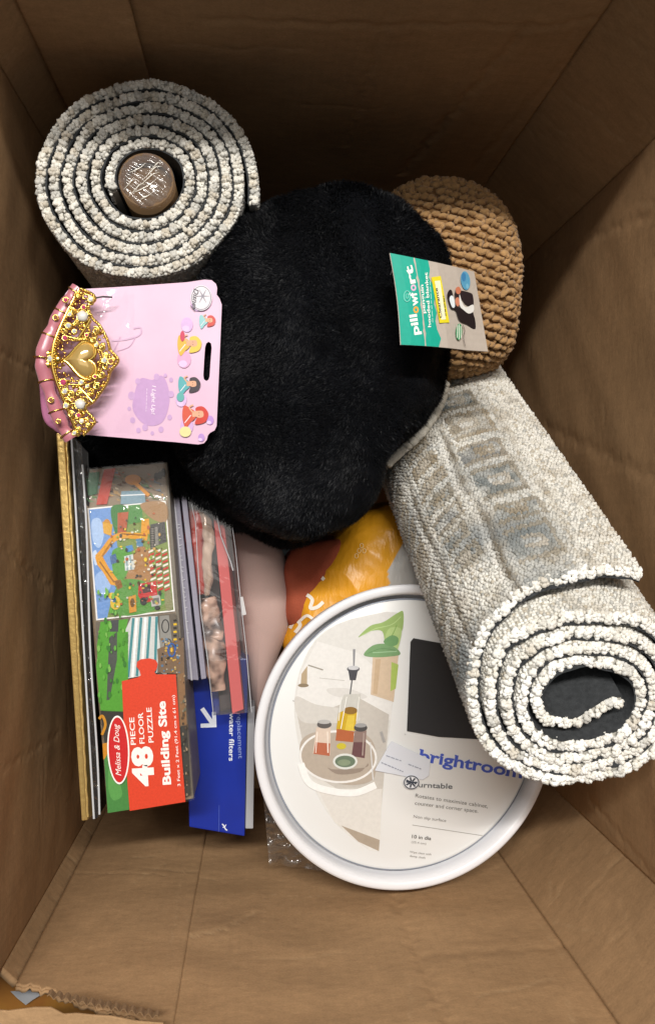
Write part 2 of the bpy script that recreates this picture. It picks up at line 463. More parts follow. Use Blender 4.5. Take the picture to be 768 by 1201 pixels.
# right wall: near -> far, inward -X
wall('wall', (XR, YB + cBR), (XR, YT - cTR), 0, RIM + .09, seed=6, buckle=0.0018,
     creases=[((768, 250), (640, 300), 0.001, 0.004), ((690, 935), (768, 1030), 0.001, 0.003), ((700, 130), (630, 235), 0.001, 0.003), ((640, 500), (768, 560), 0.001, 0.006)])
wall('corner_strip', (XL + cTL, YT), (XL, YT - cTL), 0, RIM, seed=7, buckle=0.0008)
wall('corner_strip', (XL, YB + cBL), (XL + cBL, YB), 0, 0.395, seed=8, buckle=0.0008)
wall('corner_strip', (XR - cBR, YB), (XR, YB + cBR), 0, RIM + .07, seed=9, buckle=0.0012)
wall('corner_strip', (XR, YT - cTR), (XR - cTR, YT), 0, RIM + .09, seed=10, buckle=0.0012)
for cx_, cy_, hh in ((XR - cTR, YT, .56), (XR, YT - cTR, .55), (XR - cBR, YB, .47), (XR, YB + cBR, .53), (XL + cTL, YT, .465), (XL, YT - cTL, .465), (XL, YB + cBL, .36)):
    ox, oy = cx_ + math.copysign(.0036, cx_ - .05), cy_ + math.copysign(.0036, cy_)
    card_prism('corner_leak_stop', [(ox + .0042 * math.cos(a_), oy + .0042 * math.sin(a_), hh) for a_ in np.linspace(0, 6.283, 9)[:-1]], (0, 0, -hh + .002))  # posts added outside the joints to stop light leaking in
card_prism('base', [(XL - .005, YB - .005, 0), (XR + .005, YB - .005, 0), (XR + .005, YT + .005, 0), (XL - .005, YT + .005, 0)], (0, 0, -0.006))
# folded-out flaps outside the rim
card_prism('flap', [(XL - .006, YB + .02, RIM), (XL - .006, YT - .02, RIM), (XL - .12, YT - .01, RIM - .17), (XL - .12, YB + .01, RIM - .17)], (-.004, 0, -.002))
card_prism('flap', [(XR + .006, YT - .06, RIM + .085), (XR + .006, YB + .06, RIM + .085), (XR + .10, YB + .06, RIM - .10), (XR + .10, YT - .06, RIM - .10)], (.004, 0, -.002))
# outer liner of the torn near flap with its orange print
M_ORG = mat('orange_print', '#a8742c', 0.6, var=0.3, vscale=40, col2='#8f5c24')
liner = card_prism('torn_flap', [(XL - .12, YB - .007, .365), (XR + .01, YB - .007, .365), (XR + .01, YB - .16, .33), (XL - .12, YB - .16, .33)], (0, -.002, -.004),
                   'orange printed outer face showing through the tear', 0.1, M_ORG)
gp = [P(14, 1160, .362), P(40, 1158, .362), P(50, 1164, .362), P(40, 1170, .362), P(32, 1176, .362), P(22, 1168, .362)]
pyd('paper_scrap', [p + np.array([0, 0, .003]) for p in gp], [list(range(6))], mat('grey_paper', (0.35, .36, .38), .7), box)
# torn lower layer in front of the hole, with its open flutes
lip_px = [(-40, 1182), (10, 1186), (40, 1182), (60, 1182), (75, 1190), (90, 1189), (110, 1191), (130, 1192), (160, 1198), (192, 1200), (192, 1260), (-40, 1260)]
card_prism('torn_liner', [P(x, y, .475) for x, y in lip_px], (0, 0, -0.0016), worn=0.03)
fl = []
for i in range(90):
    s = i / 89.0
    px = 56 + 130 * s; py = 1172 + 25.0 * s
    top = np.array(P(px, py - 0.3, .462)); w_ = 0.0015 * math.sin(i * 2 * math.pi / 6.6)
    fl.append((top, w_))
v, f = [], []
for i, (t, w_) in enumerate(fl):
    v += [t + np.array([0, 0.0015 + w_ * 0.9, 0]), t + np.array([0, 0.0015 + w_ * 0.9, -0.006])]
for i in range(len(fl) - 1): f.append([2 * i, 2 * i + 1, 2 * i + 3, 2 * i + 2])
fo = pyd('flutes', v, f, mat('flute_paper', (0.25, .15, .075), .9), box)
md = fo.modifiers.new('thickness', 'SOLIDIFY'); md.thickness = 0.0005

# ================================================================== RUG ROLLS
M_PILE = mat('rug_pile', attr=True, rough=0.95, spec=0.1, bump=0.6, bscale=900, sheen=0.15, bdist=0.0006)
M_BACK = mat('rug_backing', '#3b3d3f', 0.95, spec=0.1, bump=0.5, bscale=1200, var=0.25, vscale=300)
CREAM = np.array(lin('#dcd8cd')); TAN = np.array(lin('#aa9a80')); GREY = np.array(lin('#96999a')); BLUE = np.array(lin('#758488')); WHITE = np.array(lin('#f0eee8'))

def pile_colors(n, wh=0.4, tan=0.12, grey=0.1):
    r = RNG.random(n)[:, None]; base = CREAM + (WHITE - CREAM) * RNG.random((n, 1)) * 1.2 * wh * 2
    base = np.where(r < tan, TAN * 0.5 + CREAM * 0.5, base)
    base = np.where((r > 1 - grey), GREY * 0.5 + CREAM * 0.5, base)
    return base * (0.92 + 0.14 * RNG.random((n, 1)))

def rug_roll(root, C, e1, e2, axis, L, curve2, tp, tb, side_from, side_len, pattern, stagger=None, lump=0.0033, side_g=0.0024, end_col=(0.4, .12, .1)):
    """curve2 (n,2): backing line of the wound sheet, inner end first; pile lies outside it, backing inside"""
    e1, e2, axis = map(np.array, (e1, e2, axis))
    c = np.array(curve2); T = np.gradient(c, axis=0); T /= np.linalg.norm(T, axis=1)[:, None]
    Nn = np.stack([T[:, 1], -T[:, 0]], 1)
    ctr = c.mean(0)
    if np.mean(np.sum(Nn[len(c)//2:] * (c[len(c)//2:] - ctr), 1)) < 0: Nn = -Nn
    s = np.concatenate([[0], np.cumsum(np.linalg.norm(np.diff(c, axis=0), axis=1))])
    zj = (stagger(s / s[-1]) if stagger is not None else 0 * s) + 0.0007 * np.sin(s * 130) + 0.0005 * np.sin(s * 300)
    W = lambda q, z: C + q[:, :1] * e1 + q[:, 1:2] * e2 + z[:, None] * axis
    n = len(c)
    def ribbon(name, o0, o1, z0, m, cols=None):
        a, b = c + Nn * o0, c + Nn * o1
        zt = z0 + zj; zb = np.full(n, L)
        v = np.vstack([W(a, zt), W(b, zt), W(b, zb), W(a, zb)]).reshape(4, n, 3)
        f = grid_faces(4, n, True)
        v = v.reshape(-1, 3)
        caps = np.array([[0, n, 2 * n, 3 * n], [n - 1, 4 * n - 1, 3 * n - 1, 2 * n - 1]])
        o = mesh_np(name, v, np.vstack([f, caps]), m, root, cols, smooth=False)
        return o
    ribbon('backing', -tb, 0.0, 0.0002, M_BACK)
    pc = np.tile(CREAM * 0.62, (4 * n, 1))
    ribbon('pile_core', 0.0003, tp * 0.80, 0.0022, M_PILE, pc)
    # cut tufts on the end face: small tangled loops, bunched into columns
    pitch_c = lump * 1.75
    dens = 1.0 / (0.00138 ** 2)
    k = int(s[-1] * tp * dens)
    ss = RNG.uniform(0.0005, s[-1], k); rad_ = RNG.uniform(0.10, 0.90, k)
    ph = (ss + 0.0006 * np.sin(ss * 900)) / pitch_c; row = (rad_ > 9).astype(int)
    fr = np.abs(((ph + row * 0.37) % 1.0) - 0.5) * 2          # 0 mid tuft, 1 at the gap
    hump = np.sqrt(np.clip(1 - fr ** 2 * 0.97, 0, 1)) * np.sqrt(np.clip(1 - ((rad_ - 0.5) / 0.56) ** 2, 0, 1))
    ctuft = RNG.random((int(ph.max()) + 3, 2))[ph.astype(int), row]
    nx = np.interp(ss, s, Nn[:, 0]); ny = np.interp(ss, s, Nn[:, 1])
    N2 = np.stack([nx, ny], 1); N2 /= np.linalg.norm(N2, axis=1)[:, None] + 1e-9
    q = np.stack([np.interp(ss, s, c[:, 0]), np.interp(ss, s, c[:, 1])], 1) + N2 * (tp * rad_ * (1 + 0.05 * (ctuft - .5)))[:, None]
    zc_ = np.interp(ss, s, zj) + 0.0055 - hump * (0.0068 + 0.003 * (ctuft - 0.5)) + RNG.normal(0, 0.0003, k)
    cen = W(q, zc_)
    r_ = 0.00168 * (0.7 + 0.6 * RNG.random((k, 1)))
    bas = pile_colors(k, *end_col); tcol = pile_colors(4096, *end_col)[(ctuft * 4095).astype(int)]
    cc = (0.35 * bas + 0.65 * tcol)
    I3_ = np.eye(3)
    v, f, cc = lumps(cen, I3_[0] * r_, I3_[1] * r_, I3_[2] * r_, ICO1, 0.12, cc)
    o = mesh_np('end_tufts', v, f, M_PILE, root, cc); o['kind'] = 'stuff'
    # outer pile surface on the last turn
    i0 = np.searchsorted(s, s[-1] - side_from)
    g = side_g
    su = np.arange(s[i0], s[-1], g); zu = np.arange(0.001, side_len, g)
    SU, ZU = np.meshgrid(su, zu, indexing='ij')
    SU = (SU + (np.arange(len(zu)) % 2)[None] * g * 0.5 + RNG.normal(0, g * 0.16, SU.shape)).ravel(); ZU = (ZU + RNG.normal(0, g * 0.16, ZU.shape)).ravel()
    SU = np.clip(SU, 0, s[-1])
    q = np.stack([np.interp(SU, s, c[:, 0]), np.interp(SU, s, c[:, 1])], 1)
    nn = np.stack([np.interp(SU, s, Nn[:, 0]), np.interp(SU, s, Nn[:, 1])], 1)
    q = q + nn * tp * 0.86
    nw = nn[:, :1] * e1 + nn[:, 1:] * e2; nw /= np.linalg.norm(nw, axis=1)[:, None]
    tt = np.cross(nw, axis); tt /= np.linalg.norm(tt, axis=1)[:, None]
    cen = W(q, ZU + np.interp(SU, s, zj)); sc = 0.8 + 0.4 * RNG.random((len(cen), 1))
    cc = pattern(SU, s[-1] - SU, ZU)
    v, f, cc = lumps(cen, tt * g * 0.68 * sc, np.tile(axis, (len(cen), 1)) * g * 0.62 * sc, nw * tp * 0.24 * sc, ICO1, 0.16, cc)
    o = mesh_np('pile_surface', v, f, M_PILE, root, cc); o['kind'] = 'stuff'
    # pile along the whole sheet just under the end, seen where a ring stands back
    su = np.arange(0, s[-1] - side_from, g); zu = np.arange(0.003, 0.022, g)
    SU, ZU = [a_.ravel() for a_ in np.meshgrid(su, zu, indexing='ij')]
    SU = SU + RNG.normal(0, g * .2, SU.shape)
    q = np.stack([np.interp(SU, s, c[:, 0]), np.interp(SU, s, c[:, 1])], 1); nn = np.stack([np.interp(SU, s, Nn[:, 0]), np.interp(SU, s, Nn[:, 1])], 1)
    cen = W(q + nn * tp * 0.82, ZU + np.interp(SU, s, zj)); one = np.ones((len(cen), 1)) * g * .6
    v, f, cc = lumps(cen, np.array([1., 0, 0]) * one, np.array([0, 1., 0]) * one, np.array([0, 0, 1.]) * one, ICO1, .16, pile_colors(len(cen), .4, .1, .1))
    o = mesh_np('inner_pile', v, f, M_PILE, root, cc); o['kind'] = 'stuff'
    return c, Nn, s, zj, W

# --- roll standing in the far left corner
z1 = 0.385
Ct = P(169, 213, z1)
px1 = (1 - z1) / F
roll1 = thing('rolled_rug', 'upright rolled cream rug with tight rings around a film-covered core, in the far left corner', 'rug', 'rolled cream rugs')
turns = 5.585; th = np.linspace(0, turns * 2 * np.pi, 1500)
a0 = math.radians(200)                       # clockwise in the picture
r_in, r_out = 34.5 * px1, 120 * px1
rr = r_in + (r_out - 6*px1 - r_in) * (th / th[-1]) ** 0.96
ang = a0 - th
rr = rr * (1 + 0.035 * np.sin(2 * ang + 0.6) + 0.02 * np.sin(3 * ang) * (1 - th / th[-1]) + 0.008 * np.sin(7 * th) )
sx = 1.0 + 0.02 * (th / th[-1]); sy = 1 - 0.0 * th
drift = (1 - th / th[-1])
c1 = np.stack([rr * np.cos(ang) * sx + 3 * px1 * drift, rr * np.sin(ang) * sy * 0.985 + (2) * px1 * drift], 1)
# the sheet's outer end stands off at the right
lift = np.clip((th - th[-1] + 0.9) / 0.9, 0, 1) ** 1.5 * 5 * px1
c1 = c1 + lift[:, None] * np.stack([np.cos(ang), np.sin(ang)], 1)
def pat1(su, back, z):
    n = len(su); base = pile_colors(n, 0.3, 0.12, 0.35)
    return base * 0.93
rug_roll(roll1, Ct, (1, 0, 0), (0, 1, 0), (0.0, 0.0, -1.0), z1 - 0.004, c1, 10.9 * px1, 2.0 * px1, 0.52, 0.26, pat1, lump=0.0031, end_col=(0.28, .22, .26))
# core tube with crinkled film over it
cc_ = np.array(Ct) + np.array([3 * px1, 1 * px1, 0.001])
an = np.linspace(0, 2 * np.pi, 40, endpoint=False); R = 31.5 * px1
tubeprof = [(R, 0), (R, -.3), (R - .002, -.3), (R - .002, 0)]
v = np.array([[cc_[0] + r * math.cos(t), cc_[1] + r * math.sin(t), cc_[2] + z] for t in an for r, z in tubeprof])
f = []
for i in range(40):
    j = (i + 1) % 40
    for k in range(4): f.append([i * 4 + k, j * 4 + k, j * 4 + (k + 1) % 4, i * 4 + (k + 1) % 4])
mesh_np('core_tube', v, np.array(f), mat('core_card', '#6b5236', .7, var=.2, vscale=60), roll1)
nr, na = 44, 96
T_, A_ = np.meshgrid(np.linspace(0, 1, nr), np.linspace(0, 2 * np.pi, na, endpoint=False), indexing='ij')
X = T_ * R * 1.02 * np.cos(A_); Y = T_ * R * 1.02 * np.sin(A_)
u_ = X * 0.55 + Y * 0.83
Z = 0.0016 * np.abs(np.sin(u_ * 640 + 2.2 * sm_noise(X, Y, 0, 120, 3))) ** 0.6 + 0.0012 * sm_noise(X, Y, 0, 260, 4) - 0.004 * T_ ** 6
v = np.stack([X + cc_[0], Y + cc_[1], Z + cc_[2] + 0.0015], -1).reshape(-1, 3)
g_ = grid_faces(nr, na); a = np.arange(nr * na).reshape(nr, na)
g2 = np.stack([a[:-1, -1], a[1:, -1], a[1:, 0], a[:-1, 0]], -1)
mesh_np('wrapping_film', v, np.vstack([g_, g2]), film('crinkled_film', (0.9, .74, .52), 0.10, 70, 0.16, 0.7, 0.10, dist=0.003), roll1)
cr_m = mat('crease_highlight', '#e9e4d8', .15, spec=1)  # pale thin tubes stand in for highlights along the film's creases
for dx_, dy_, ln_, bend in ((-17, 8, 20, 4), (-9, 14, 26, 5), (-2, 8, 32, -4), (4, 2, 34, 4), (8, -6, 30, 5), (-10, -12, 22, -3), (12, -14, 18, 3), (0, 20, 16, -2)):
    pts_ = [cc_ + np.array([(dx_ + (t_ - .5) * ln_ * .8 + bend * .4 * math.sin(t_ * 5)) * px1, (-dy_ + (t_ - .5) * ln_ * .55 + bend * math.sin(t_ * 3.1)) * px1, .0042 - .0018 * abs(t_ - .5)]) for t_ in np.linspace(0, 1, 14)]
    tube('crease_highlight', pts_, .0004 * (1.2 - abs(np.linspace(-1, 1, 14))), cr_m, roll1, 5)
# dark inside the tube
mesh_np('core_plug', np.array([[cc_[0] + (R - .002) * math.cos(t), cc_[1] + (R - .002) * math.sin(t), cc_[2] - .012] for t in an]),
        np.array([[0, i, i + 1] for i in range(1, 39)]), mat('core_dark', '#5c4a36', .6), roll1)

# --- roll lying steeply at the right
z2 = 0.470; px2 = (1 - z2) / F
C2 = np.array(P(665, 803, z2)); Cd = np.array(P(528, 532, 0.250))
ax2 = (Cd - C2); ax2 /= np.linalg.norm(ax2)
L2 = (z2 - 0.075) / -ax2[2]
nf = np.array([0.02, -0.16, 1.0]); nf /= np.linalg.norm(nf)
e1 = np.array([1.0, 0, 0]); e1 -= nf * (e1 @ nf); e1 /= np.linalg.norm(e1)
e2 = np.cross(nf, e1)
roll2 = thing('rolled_rug', 'thick cream rug roll with faded blue-grey pattern, leaning over the white turntable', 'rug', 'rolled cream rugs')
def q2(x, y): return ((x - 665) * px2, -(y - 803) * px2)
ring_px = [(735, 821), (712, 826), (688, 841), (664, 846), (643, 839), (634, 820), (641, 798), (662, 785), (690, 781), (722, 787), (745, 801), (754, 825), (744, 852), (717, 870), (685, 876), (648, 870),
           (624, 851), (616, 822), (624, 790), (650, 770), (685, 764), (725, 770), (757, 788), (770, 822), (758, 860), (727, 883), (685, 891), (641, 885), (609, 860), (597, 822), (606, 779), (640, 753), (685, 746),
           (737, 753), (773, 778), (785, 822), (772, 868), (734, 895), (684, 905), (634, 897), (594, 869), (577, 820), (587, 763), (628, 735), (690, 726), (748, 733), (789, 768), (800, 822), (787, 876), (741, 908), (682, 919),
           (622, 909), (574, 872), (557, 815), (566, 755), (600, 714), (650, 692), (700, 684), (738, 685), (757, 690)]
c2 = catmull([q2(*p) for p in ring_px], 22)
def pat2(su, back, z):
    n = len(su); col = pile_colors(n, 0.30, 0.10, 0.12) * 0.93
    u = back; 
    def mix(mask, c, amt):
        nonlocal col
        m_ = (mask * amt)[:, None]; col = col * (1 - m_) + c * m_
    tint = np.clip((u - .03) / .02, 0, 1) * np.clip((.22 - u) / .03, 0, 1) * np.clip(1 - z / .5 + .3, 0, 1)
    mix(tint * np.clip(.4 + .6 * sm_noise(u, z, 0, 60, 19), 0, 1), GREY * .55 + BLUE * .2, .9)
    fade = np.clip(0.75 + 0.4 * sm_noise(u, z, 0, 45, 11), 0.4, 1)
    fine = np.clip(0.5 + 0.9 * sm_noise(u, z, 0, 230, 12), 0, 1)
    med = np.clip(0.5 + 0.9 * sm_noise(u, z, 0, 110, 15), 0, 1)
    mix(np.clip(med - 0.3, 0, 1) * fine, TAN * .8, 0.5)
    # long border lines running with the roll
    for (u0, wd, c, amt) in PAT_LINES:
        mix(np.clip(amt * np.exp(-((u - u0 - 0.0015 * np.sin(z * 60)) / wd) ** 2) * fade * (0.6 + 0.4 * fine), 0, .95), c, 1.0)
    # blocks of faded motif between the border lines
    for (ua, ub, za, zb, c, amt) in PAT_BLOCKS:
        m_ = ((u > ua) & (u < ub) & (z > za) & (z < zb)).astype(float)
        mix(m_ * (0.35 + 0.65 * fine), c, amt)
        e_ = m_ * ((np.abs(z - za) < .0045) | (np.abs(z - zb) < .0045) | (np.abs(u - ua) < .004)).astype(float)
        mix(e_, TAN * 0.8, 0.5)
    return np.clip(col, 0.02, 0.95)
# outer perimeter ~ 0.45: distance back from the sheet's end; the side facing up-left is about 0.12..0.30 back
PAT_LINES = [(0.034, .003, TAN * .7, .5), (0.0835, .0026, TAN * .35, 1.1), (0.0885, .0022, WHITE, .6), (0.126, .0026, TAN * .35, 1.1), (0.131, .0022, WHITE, .5), (0.172, .0026, TAN * .4, .8), (0.200, .002, BLUE * .5, .6)]
PAT_BLOCKS = []
rr_ = np.random.default_rng(5)
for (ua, ub, h0, h1, g0, g1, st_) in ((0.040, 0.079, .020, .040, .005, .010, .02), (0.092, 0.120, .012, .020, .005, .010, .05), (0.134, 0.166, .016, .034, .005, .010, .02), (0.178, 0.196, .012, .02, .004, .01, .03)):
    zc = st_
    while zc < 0.45:
        h = rr_.uniform(h0, h1); far = min(zc / 0.22, 1.0)
        PAT_BLOCKS.append((ua + rr_.uniform(0, .004), ub - rr_.uniform(0, .004), zc, zc + h, [BLUE * .42, GREY * .5, BLUE * .5, TAN * .55][rr_.integers(4)], rr_.uniform(.35, .6) + .4 * far))
        if rr_.random() < .6: PAT_BLOCKS.append((ua + .3 * (ub - ua), ua + .7 * (ub - ua), zc + h * .3, zc + h * .7, [WHITE * .8, TAN * .7][rr_.integers(2)], .7))
        zc += h + rr_.uniform(g0, g1)
rug_roll(roll2, C2, e1, e2, ax2, L2, c2, 13.4 * px2, 2.2 * px2, 0.47, L2 - 0.01, pat2,
         stagger=lambda t: 0.012 * np.clip((t - 0.83) / 0.17, 0, 1), lump=0.0036, end_col=(0.75, .07, .03))

# ================================================================== SOFT GOODS
def shrink(pts, k):
    c = np.mean(pts, axis=0); return [tuple(c + (np.array(p) - c) * k) for p in pts]

def blob(name, outline, zedge, center, ztop, zbot, m, parent, sq=0.75, nr=60, per=10, disp=None, cols=None):
    o_ = catmull([P(x, y, zedge) for x, y in outline], per, True)
    if np.isscalar(zedge): o_[:, 2] = zedge
    c = np.array(P(*center, (ztop + zedge) / 2)); na = len(o_)
    t = np.linspace(0.0, 1.9, nr)
    R_ = np.sign(np.sin(t * np.pi / 2)) * np.abs(np.sin(t * np.pi / 2)) ** sq
    H_ = np.abs(np.cos(t * np.pi / 2)) ** sq
    V = np.zeros((na, nr, 3))
    for j in range(nr):
        V[:, j, :2] = c[:2] + (o_[:, :2] - c[:2]) * R_[j]
        V[:, j, 2] = zedge + (ztop - zedge) * H_[j] if t[j] <= 1 else zedge - (zedge - zbot) * H_[j]
    du = np.roll(V, -1, 0) - np.roll(V, 1, 0); dv = np.gradient(V, axis=1)
    Nn = np.cross(du, dv); Nn /= np.linalg.norm(Nn, axis=2)[..., None] + 1e-9
    if np.mean(Nn[:, nr // 4, 2]) < 0: Nn = -Nn
    Nn[:, 0] = (0, 0, 1)
    if disp is not None:
        V = V + Nn * disp(V)[..., None]
    f = grid_faces(na, nr, True)
    if Nn[0, 5, 2] > 0:
        a, b, d_ = V[0, 5], V[1, 5], V[0, 6]
        if np.cross(b - a, d_ - a)[2] < 0: f = f[:, ::-1]
    ob = mesh_np(name, V.reshape(-1, 3), f, m, parent)
    return ob, V, Nn

def scatter(V, Nn, dens, jmax=None):
    """random points with normals over the quads of a blob grid"""
    na, nr = V.shape[:2]; jm = jmax or nr - 1
    A = V[:, :jm]; B = np.roll(V, -1, 0)[:, :jm]; C_ = np.roll(V, -1, 0)[:, 1:jm + 1]; D_ = V[:, 1:jm + 1]
    ar = 0.5 * (np.linalg.norm(np.cross(B - A, D_ - A), axis=2) + np.linalg.norm(np.cross(C_ - B, D_ - C_), axis=2))
    cnt = RNG.poisson(ar * dens); idx = np.repeat(np.arange(ar.size), cnt.ravel())
    i, j = np.unravel_index(idx, ar.shape); u, v = RNG.random((2, len(i), 1))
    i2 = (i + 1) % na
    bl = lambda Q: (Q[i, j] * (1 - u) * (1 - v) + Q[i2, j] * u * (1 - v) + Q[i2, j + 1] * u * v + Q[i, j + 1] * (1 - u) * v)
    p, n = bl(V), bl(Nn); n /= np.linalg.norm(n, axis=1)[:, None] + 1e-9
    return p, n
def fur(name, p, n, length, width, m, parent, comb, seed=0):
    k = len(p)
    d = n * 0.55 + comb + RNG.normal(0, 0.33, (k, 3)); d /= np.linalg.norm(d, axis=1)[:, None]
    side = np.cross(d, n + RNG.normal(0, .2, (k, 3))); side /= np.linalg.norm(side, axis=1)[:, None] + 1e-9
    Ls = length * (0.6 + 0.8 * RNG.random((k, 1)))
    tip = p + d * Ls; mid = p + (d * 0.5 + n * 0.12) * Ls
    w_ = width
    v = np.stack([p - side * w_, p + side * w_, mid + side * w_ * .8, mid - side * w_ * .8, tip], 1).reshape(-1, 3)
    b = np.arange(k)[:, None] * 5
    f = np.vstack([b + np.array([0, 1, 2]), b + np.array([0, 2, 3]), b + np.array([3, 2, 4])])
    o = mesh_np(name, v, f, m, parent); o['kind'] = 'stuff'
    return o

# --- black plush
plush = thing('plush_blanket', 'rounded black plush hooded blanket with a turquoise hang tag, heaped in the middle', 'blanket')
M_BLK = mat('black_plush', (0.006, 0.007, 0.009), 0.9, spec=0.1)
M_FUR = mat('black_fur', (0.0034, 0.0039, 0.0056), 0.48, spec=0.18, sheen=0.02, var=.5, vscale=22)
def dpl(V):
    x, y, z = V[..., 0], V[..., 1], V[..., 2]
    return 0.0046 * sm_noise(x, y, z, 34, 21) + 0.0024 * sm_noise(x, y, z, 90, 22) + 0.0009 * sm_noise(x, y, z, 240, 23)
top_out = [(255, 310), (280, 265), (318, 234), (368, 219), (425, 222), (472, 242), (506, 288), (523, 345), (525, 405), (514, 460), (488, 505), (455, 545), (447, 585), (425, 612),
           (385, 634), (345, 640), (305, 625), (265, 598), (228, 560), (207, 515), (205, 450), (215, 385), (232, 345)]
ob, V, Nn = blob('body', shrink(top_out, .962), 0.345, (375, 420), 0.405, 0.10, M_BLK, plush, 0.62, 70, 10, dpl)
p, n = scatter(V, Nn, 2.6e6, 46)
comb = np.stack([-0.45 + 0.5 * sm_noise(p[:, 0], p[:, 1], 0, 30, 31), -0.55 + 0.5 * sm_noise(p[:, 0], p[:, 1], 0, 30, 32), 0 * p[:, 0]], 1)
comb[:, 0] += .7 * sm_noise(p[:, 0], p[:, 1], 0, 75, 33); comb[:, 1] += .7 * sm_noise(p[:, 0], p[:, 1], 0, 75, 34)
clump = .22 * np.stack([sm_noise(p[:, 0], p[:, 1], 0, 330, 35), sm_noise(p[:, 0], p[:, 1], 0, 330, 36), 0 * p[:, 0]], 1)
comb += clump
comb -= n * np.sum(comb * n, 1)[:, None]
fur('fur', p, n, 0.0042, 0.00022, M_FUR, plush, comb * 0.9)
low_out = [(95, 500), (150, 470), (215, 440), (275, 420), (330, 470), (370, 540), (380, 600), (350, 632), (290, 618), (235, 600), (160, 590), (105, 570)]
ob, V2, N2 = blob('blanket_fold', low_out, 0.26, (235, 530), 0.315, 0.05, M_BLK, plush, 0.6, 50, 10, dpl)
p, n = scatter(V2, N2, 1.6e6, 34)
fur('fold_fur', p, n, 0.0050, 0.00024, M_FUR, plush, np.tile([-.3, -.5, 0], (len(p), 1)))
# pale sherpa trim showing along the right-hand seam
tp_ = catmull([P(522, 448, .322), P(517, 470, .318), (P(506, 492, .316)), P(488, 514, .314), P(470, 530, .312), P(452, 546, .308)], 14)
tpn = tp_ + RNG.normal(0, .0004, tp_.shape)
tube('trim', tpn, 0.0040, mat('sherpa_trim', '#d9d4c8', .95, bump=.8, bscale=700), plush, 10)

# --- knitted throw
knit = thing('knit_blanket', 'tan chunky knitted throw stuffed in the far right corner behind the black plush', 'blanket')
M_KN = mat('chenille_yarn', '#a9855a', 0.95, spec=0.08, bump=0.9, bscale=1100, var=0.16, vscale=120, sheen=0.2, bdist=0.0008)
kn_out = [(440, 250), (465, 222), (500, 212), (545, 220), (580, 246), (600, 285), (606, 330), (604, 385), (596, 422), (570, 438), (530, 448), (480, 450), (440, 420), (425, 340)]
kd = lambda V: 0.002 * sm_noise(V[..., 0], V[..., 1], V[..., 2], 40, 41)
ob, V, Nn = blob('body', shrink(kn_out, .95), 0.275, (515, 325), 0.335, 0.10, mat('knit_core', '#7d5c36', .95), knit, 0.66, 90, 14, lambda V: kd(V) - 0.0035)
# rows of stitches, each a plump loop, following the dome
o_ = V; na, nr = V.shape[:2]
row = []
from mathutils.bvhtree import BVHTree
me = ob.data
bvh = BVHTree.FromPolygons([tuple(x.co) for x in me.vertices], [tuple(p.vertices) for p in me.polygons])
def drape(x, y, zt=0.6):
    loc, nrm, _, _ = bvh.ray_cast(Vector((x, y, zt)), Vector((0, 0, -1)))
    return (loc, nrm) if loc is not None else (None, None)
cen, E1, E2, E3 = [], [], [], []
angk = math.radians(-14); ca, sa = math.cos(angk), math.sin(angk)
c0 = np.array(P(515, 325, .33))
# walk over the closed surface: column direction across rows, use surface arc-length spacing
pitch_r, pitch_s = 0.0078, 0.0074
us = np.arange(-0.13, 0.13, pitch_s / 3); 
for ir, rv in enumerate(np.arange(-0.14, 0.14, 0.0006)):
    pass
def rows_on(surface_fn, n_rows, n_len):
    pass
# project from a sphere below so that steep flanks get stitches too
ctr = Vector((c0[0], c0[1], 0.19))
nlat, = (30,)
for i in range(1, 74):
    tilt = (i - 37) * 0.050            # row angle about the row axis
    rowpts = []
    for j in range(240):
        an_ = -1.75 + 3.5 * j / 239
        d_ = Vector((math.sin(an_) , math.cos(an_) * math.sin(tilt), math.cos(an_) * math.cos(tilt)))
        dx, dy = d_.x * ca - d_.y * sa, d_.x * sa + d_.y * ca
        d2 = Vector((dx, dy, d_.z))
        if d2.z < -0.25: continue
        loc, nrm, _, _ = bvh.ray_cast(ctr + d2 * 0.4, -d2)
        if loc is not None:
            if nrm.dot(d2) < 0: nrm = -nrm
            rowpts.append((np.array(loc), np.array(nrm)))
    if len(rowpts) < 5: continue
    pts = np.array([r[0] for r in rowpts]); nrm = np.array([r[1] for r in rowpts])
    sl = np.concatenate([[0], np.cumsum(np.linalg.norm(np.diff(pts, axis=0), axis=1))])
    sp = np.arange((i % 2) * pitch_s * .5, sl[-1], pitch_s)
    for s_ in sp:
        q = np.array([np.interp(s_, sl, pts[:, k]) for k in range(3)]); m_ = np.array([np.interp(s_, sl, nrm[:, k]) for k in range(3)]); m_ /= np.linalg.norm(m_)
        qa = np.array([np.interp(min(s_ + .004, sl[-1]), sl, pts[:, k]) for k in range(3)]) - np.array([np.interp(max(s_ - .004, 0), sl, pts[:, k]) for k in range(3)])
        qa /= np.linalg.norm(qa) + 1e-9
        ac = np.cross(m_, qa)
        tl = 0.22 + RNG.normal(0, .22)
        t_ = qa * math.cos(tl) + ac * math.sin(tl); w2 = np.cross(m_, t_)
        q = q + ac * RNG.normal(0, .0006) + qa * RNG.normal(0, .0008)
        sc_ = RNG.uniform(.85, 1.2)
        cen.append(q + m_ * 0.0018); E1.append(t_ * 0.0044 * sc_); E2.append(w2 * 0.0025 * sc_); E3.append(m_ * 0.0034 * sc_)
        if RNG.random() < .8:
            cen.append(q + m_ * RNG.uniform(.000, .0022) + qa * RNG.uniform(.002, .004) + ac * RNG.normal(0, .002)); E1.append(ac * 0.0026 * sc_); E2.append(qa * 0.0018 * sc_); E3.append(m_ * 0.0030 * sc_)
v, f, _ = lumps(np.array(cen), np.array(E1), np.array(E2), np.array(E3), ICO2, 0.13)
v = v + RNG.normal(0, .00022, v.shape)
o = mesh_np('stitches', v, f, M_KN, knit); o['kind'] = 'stuff'

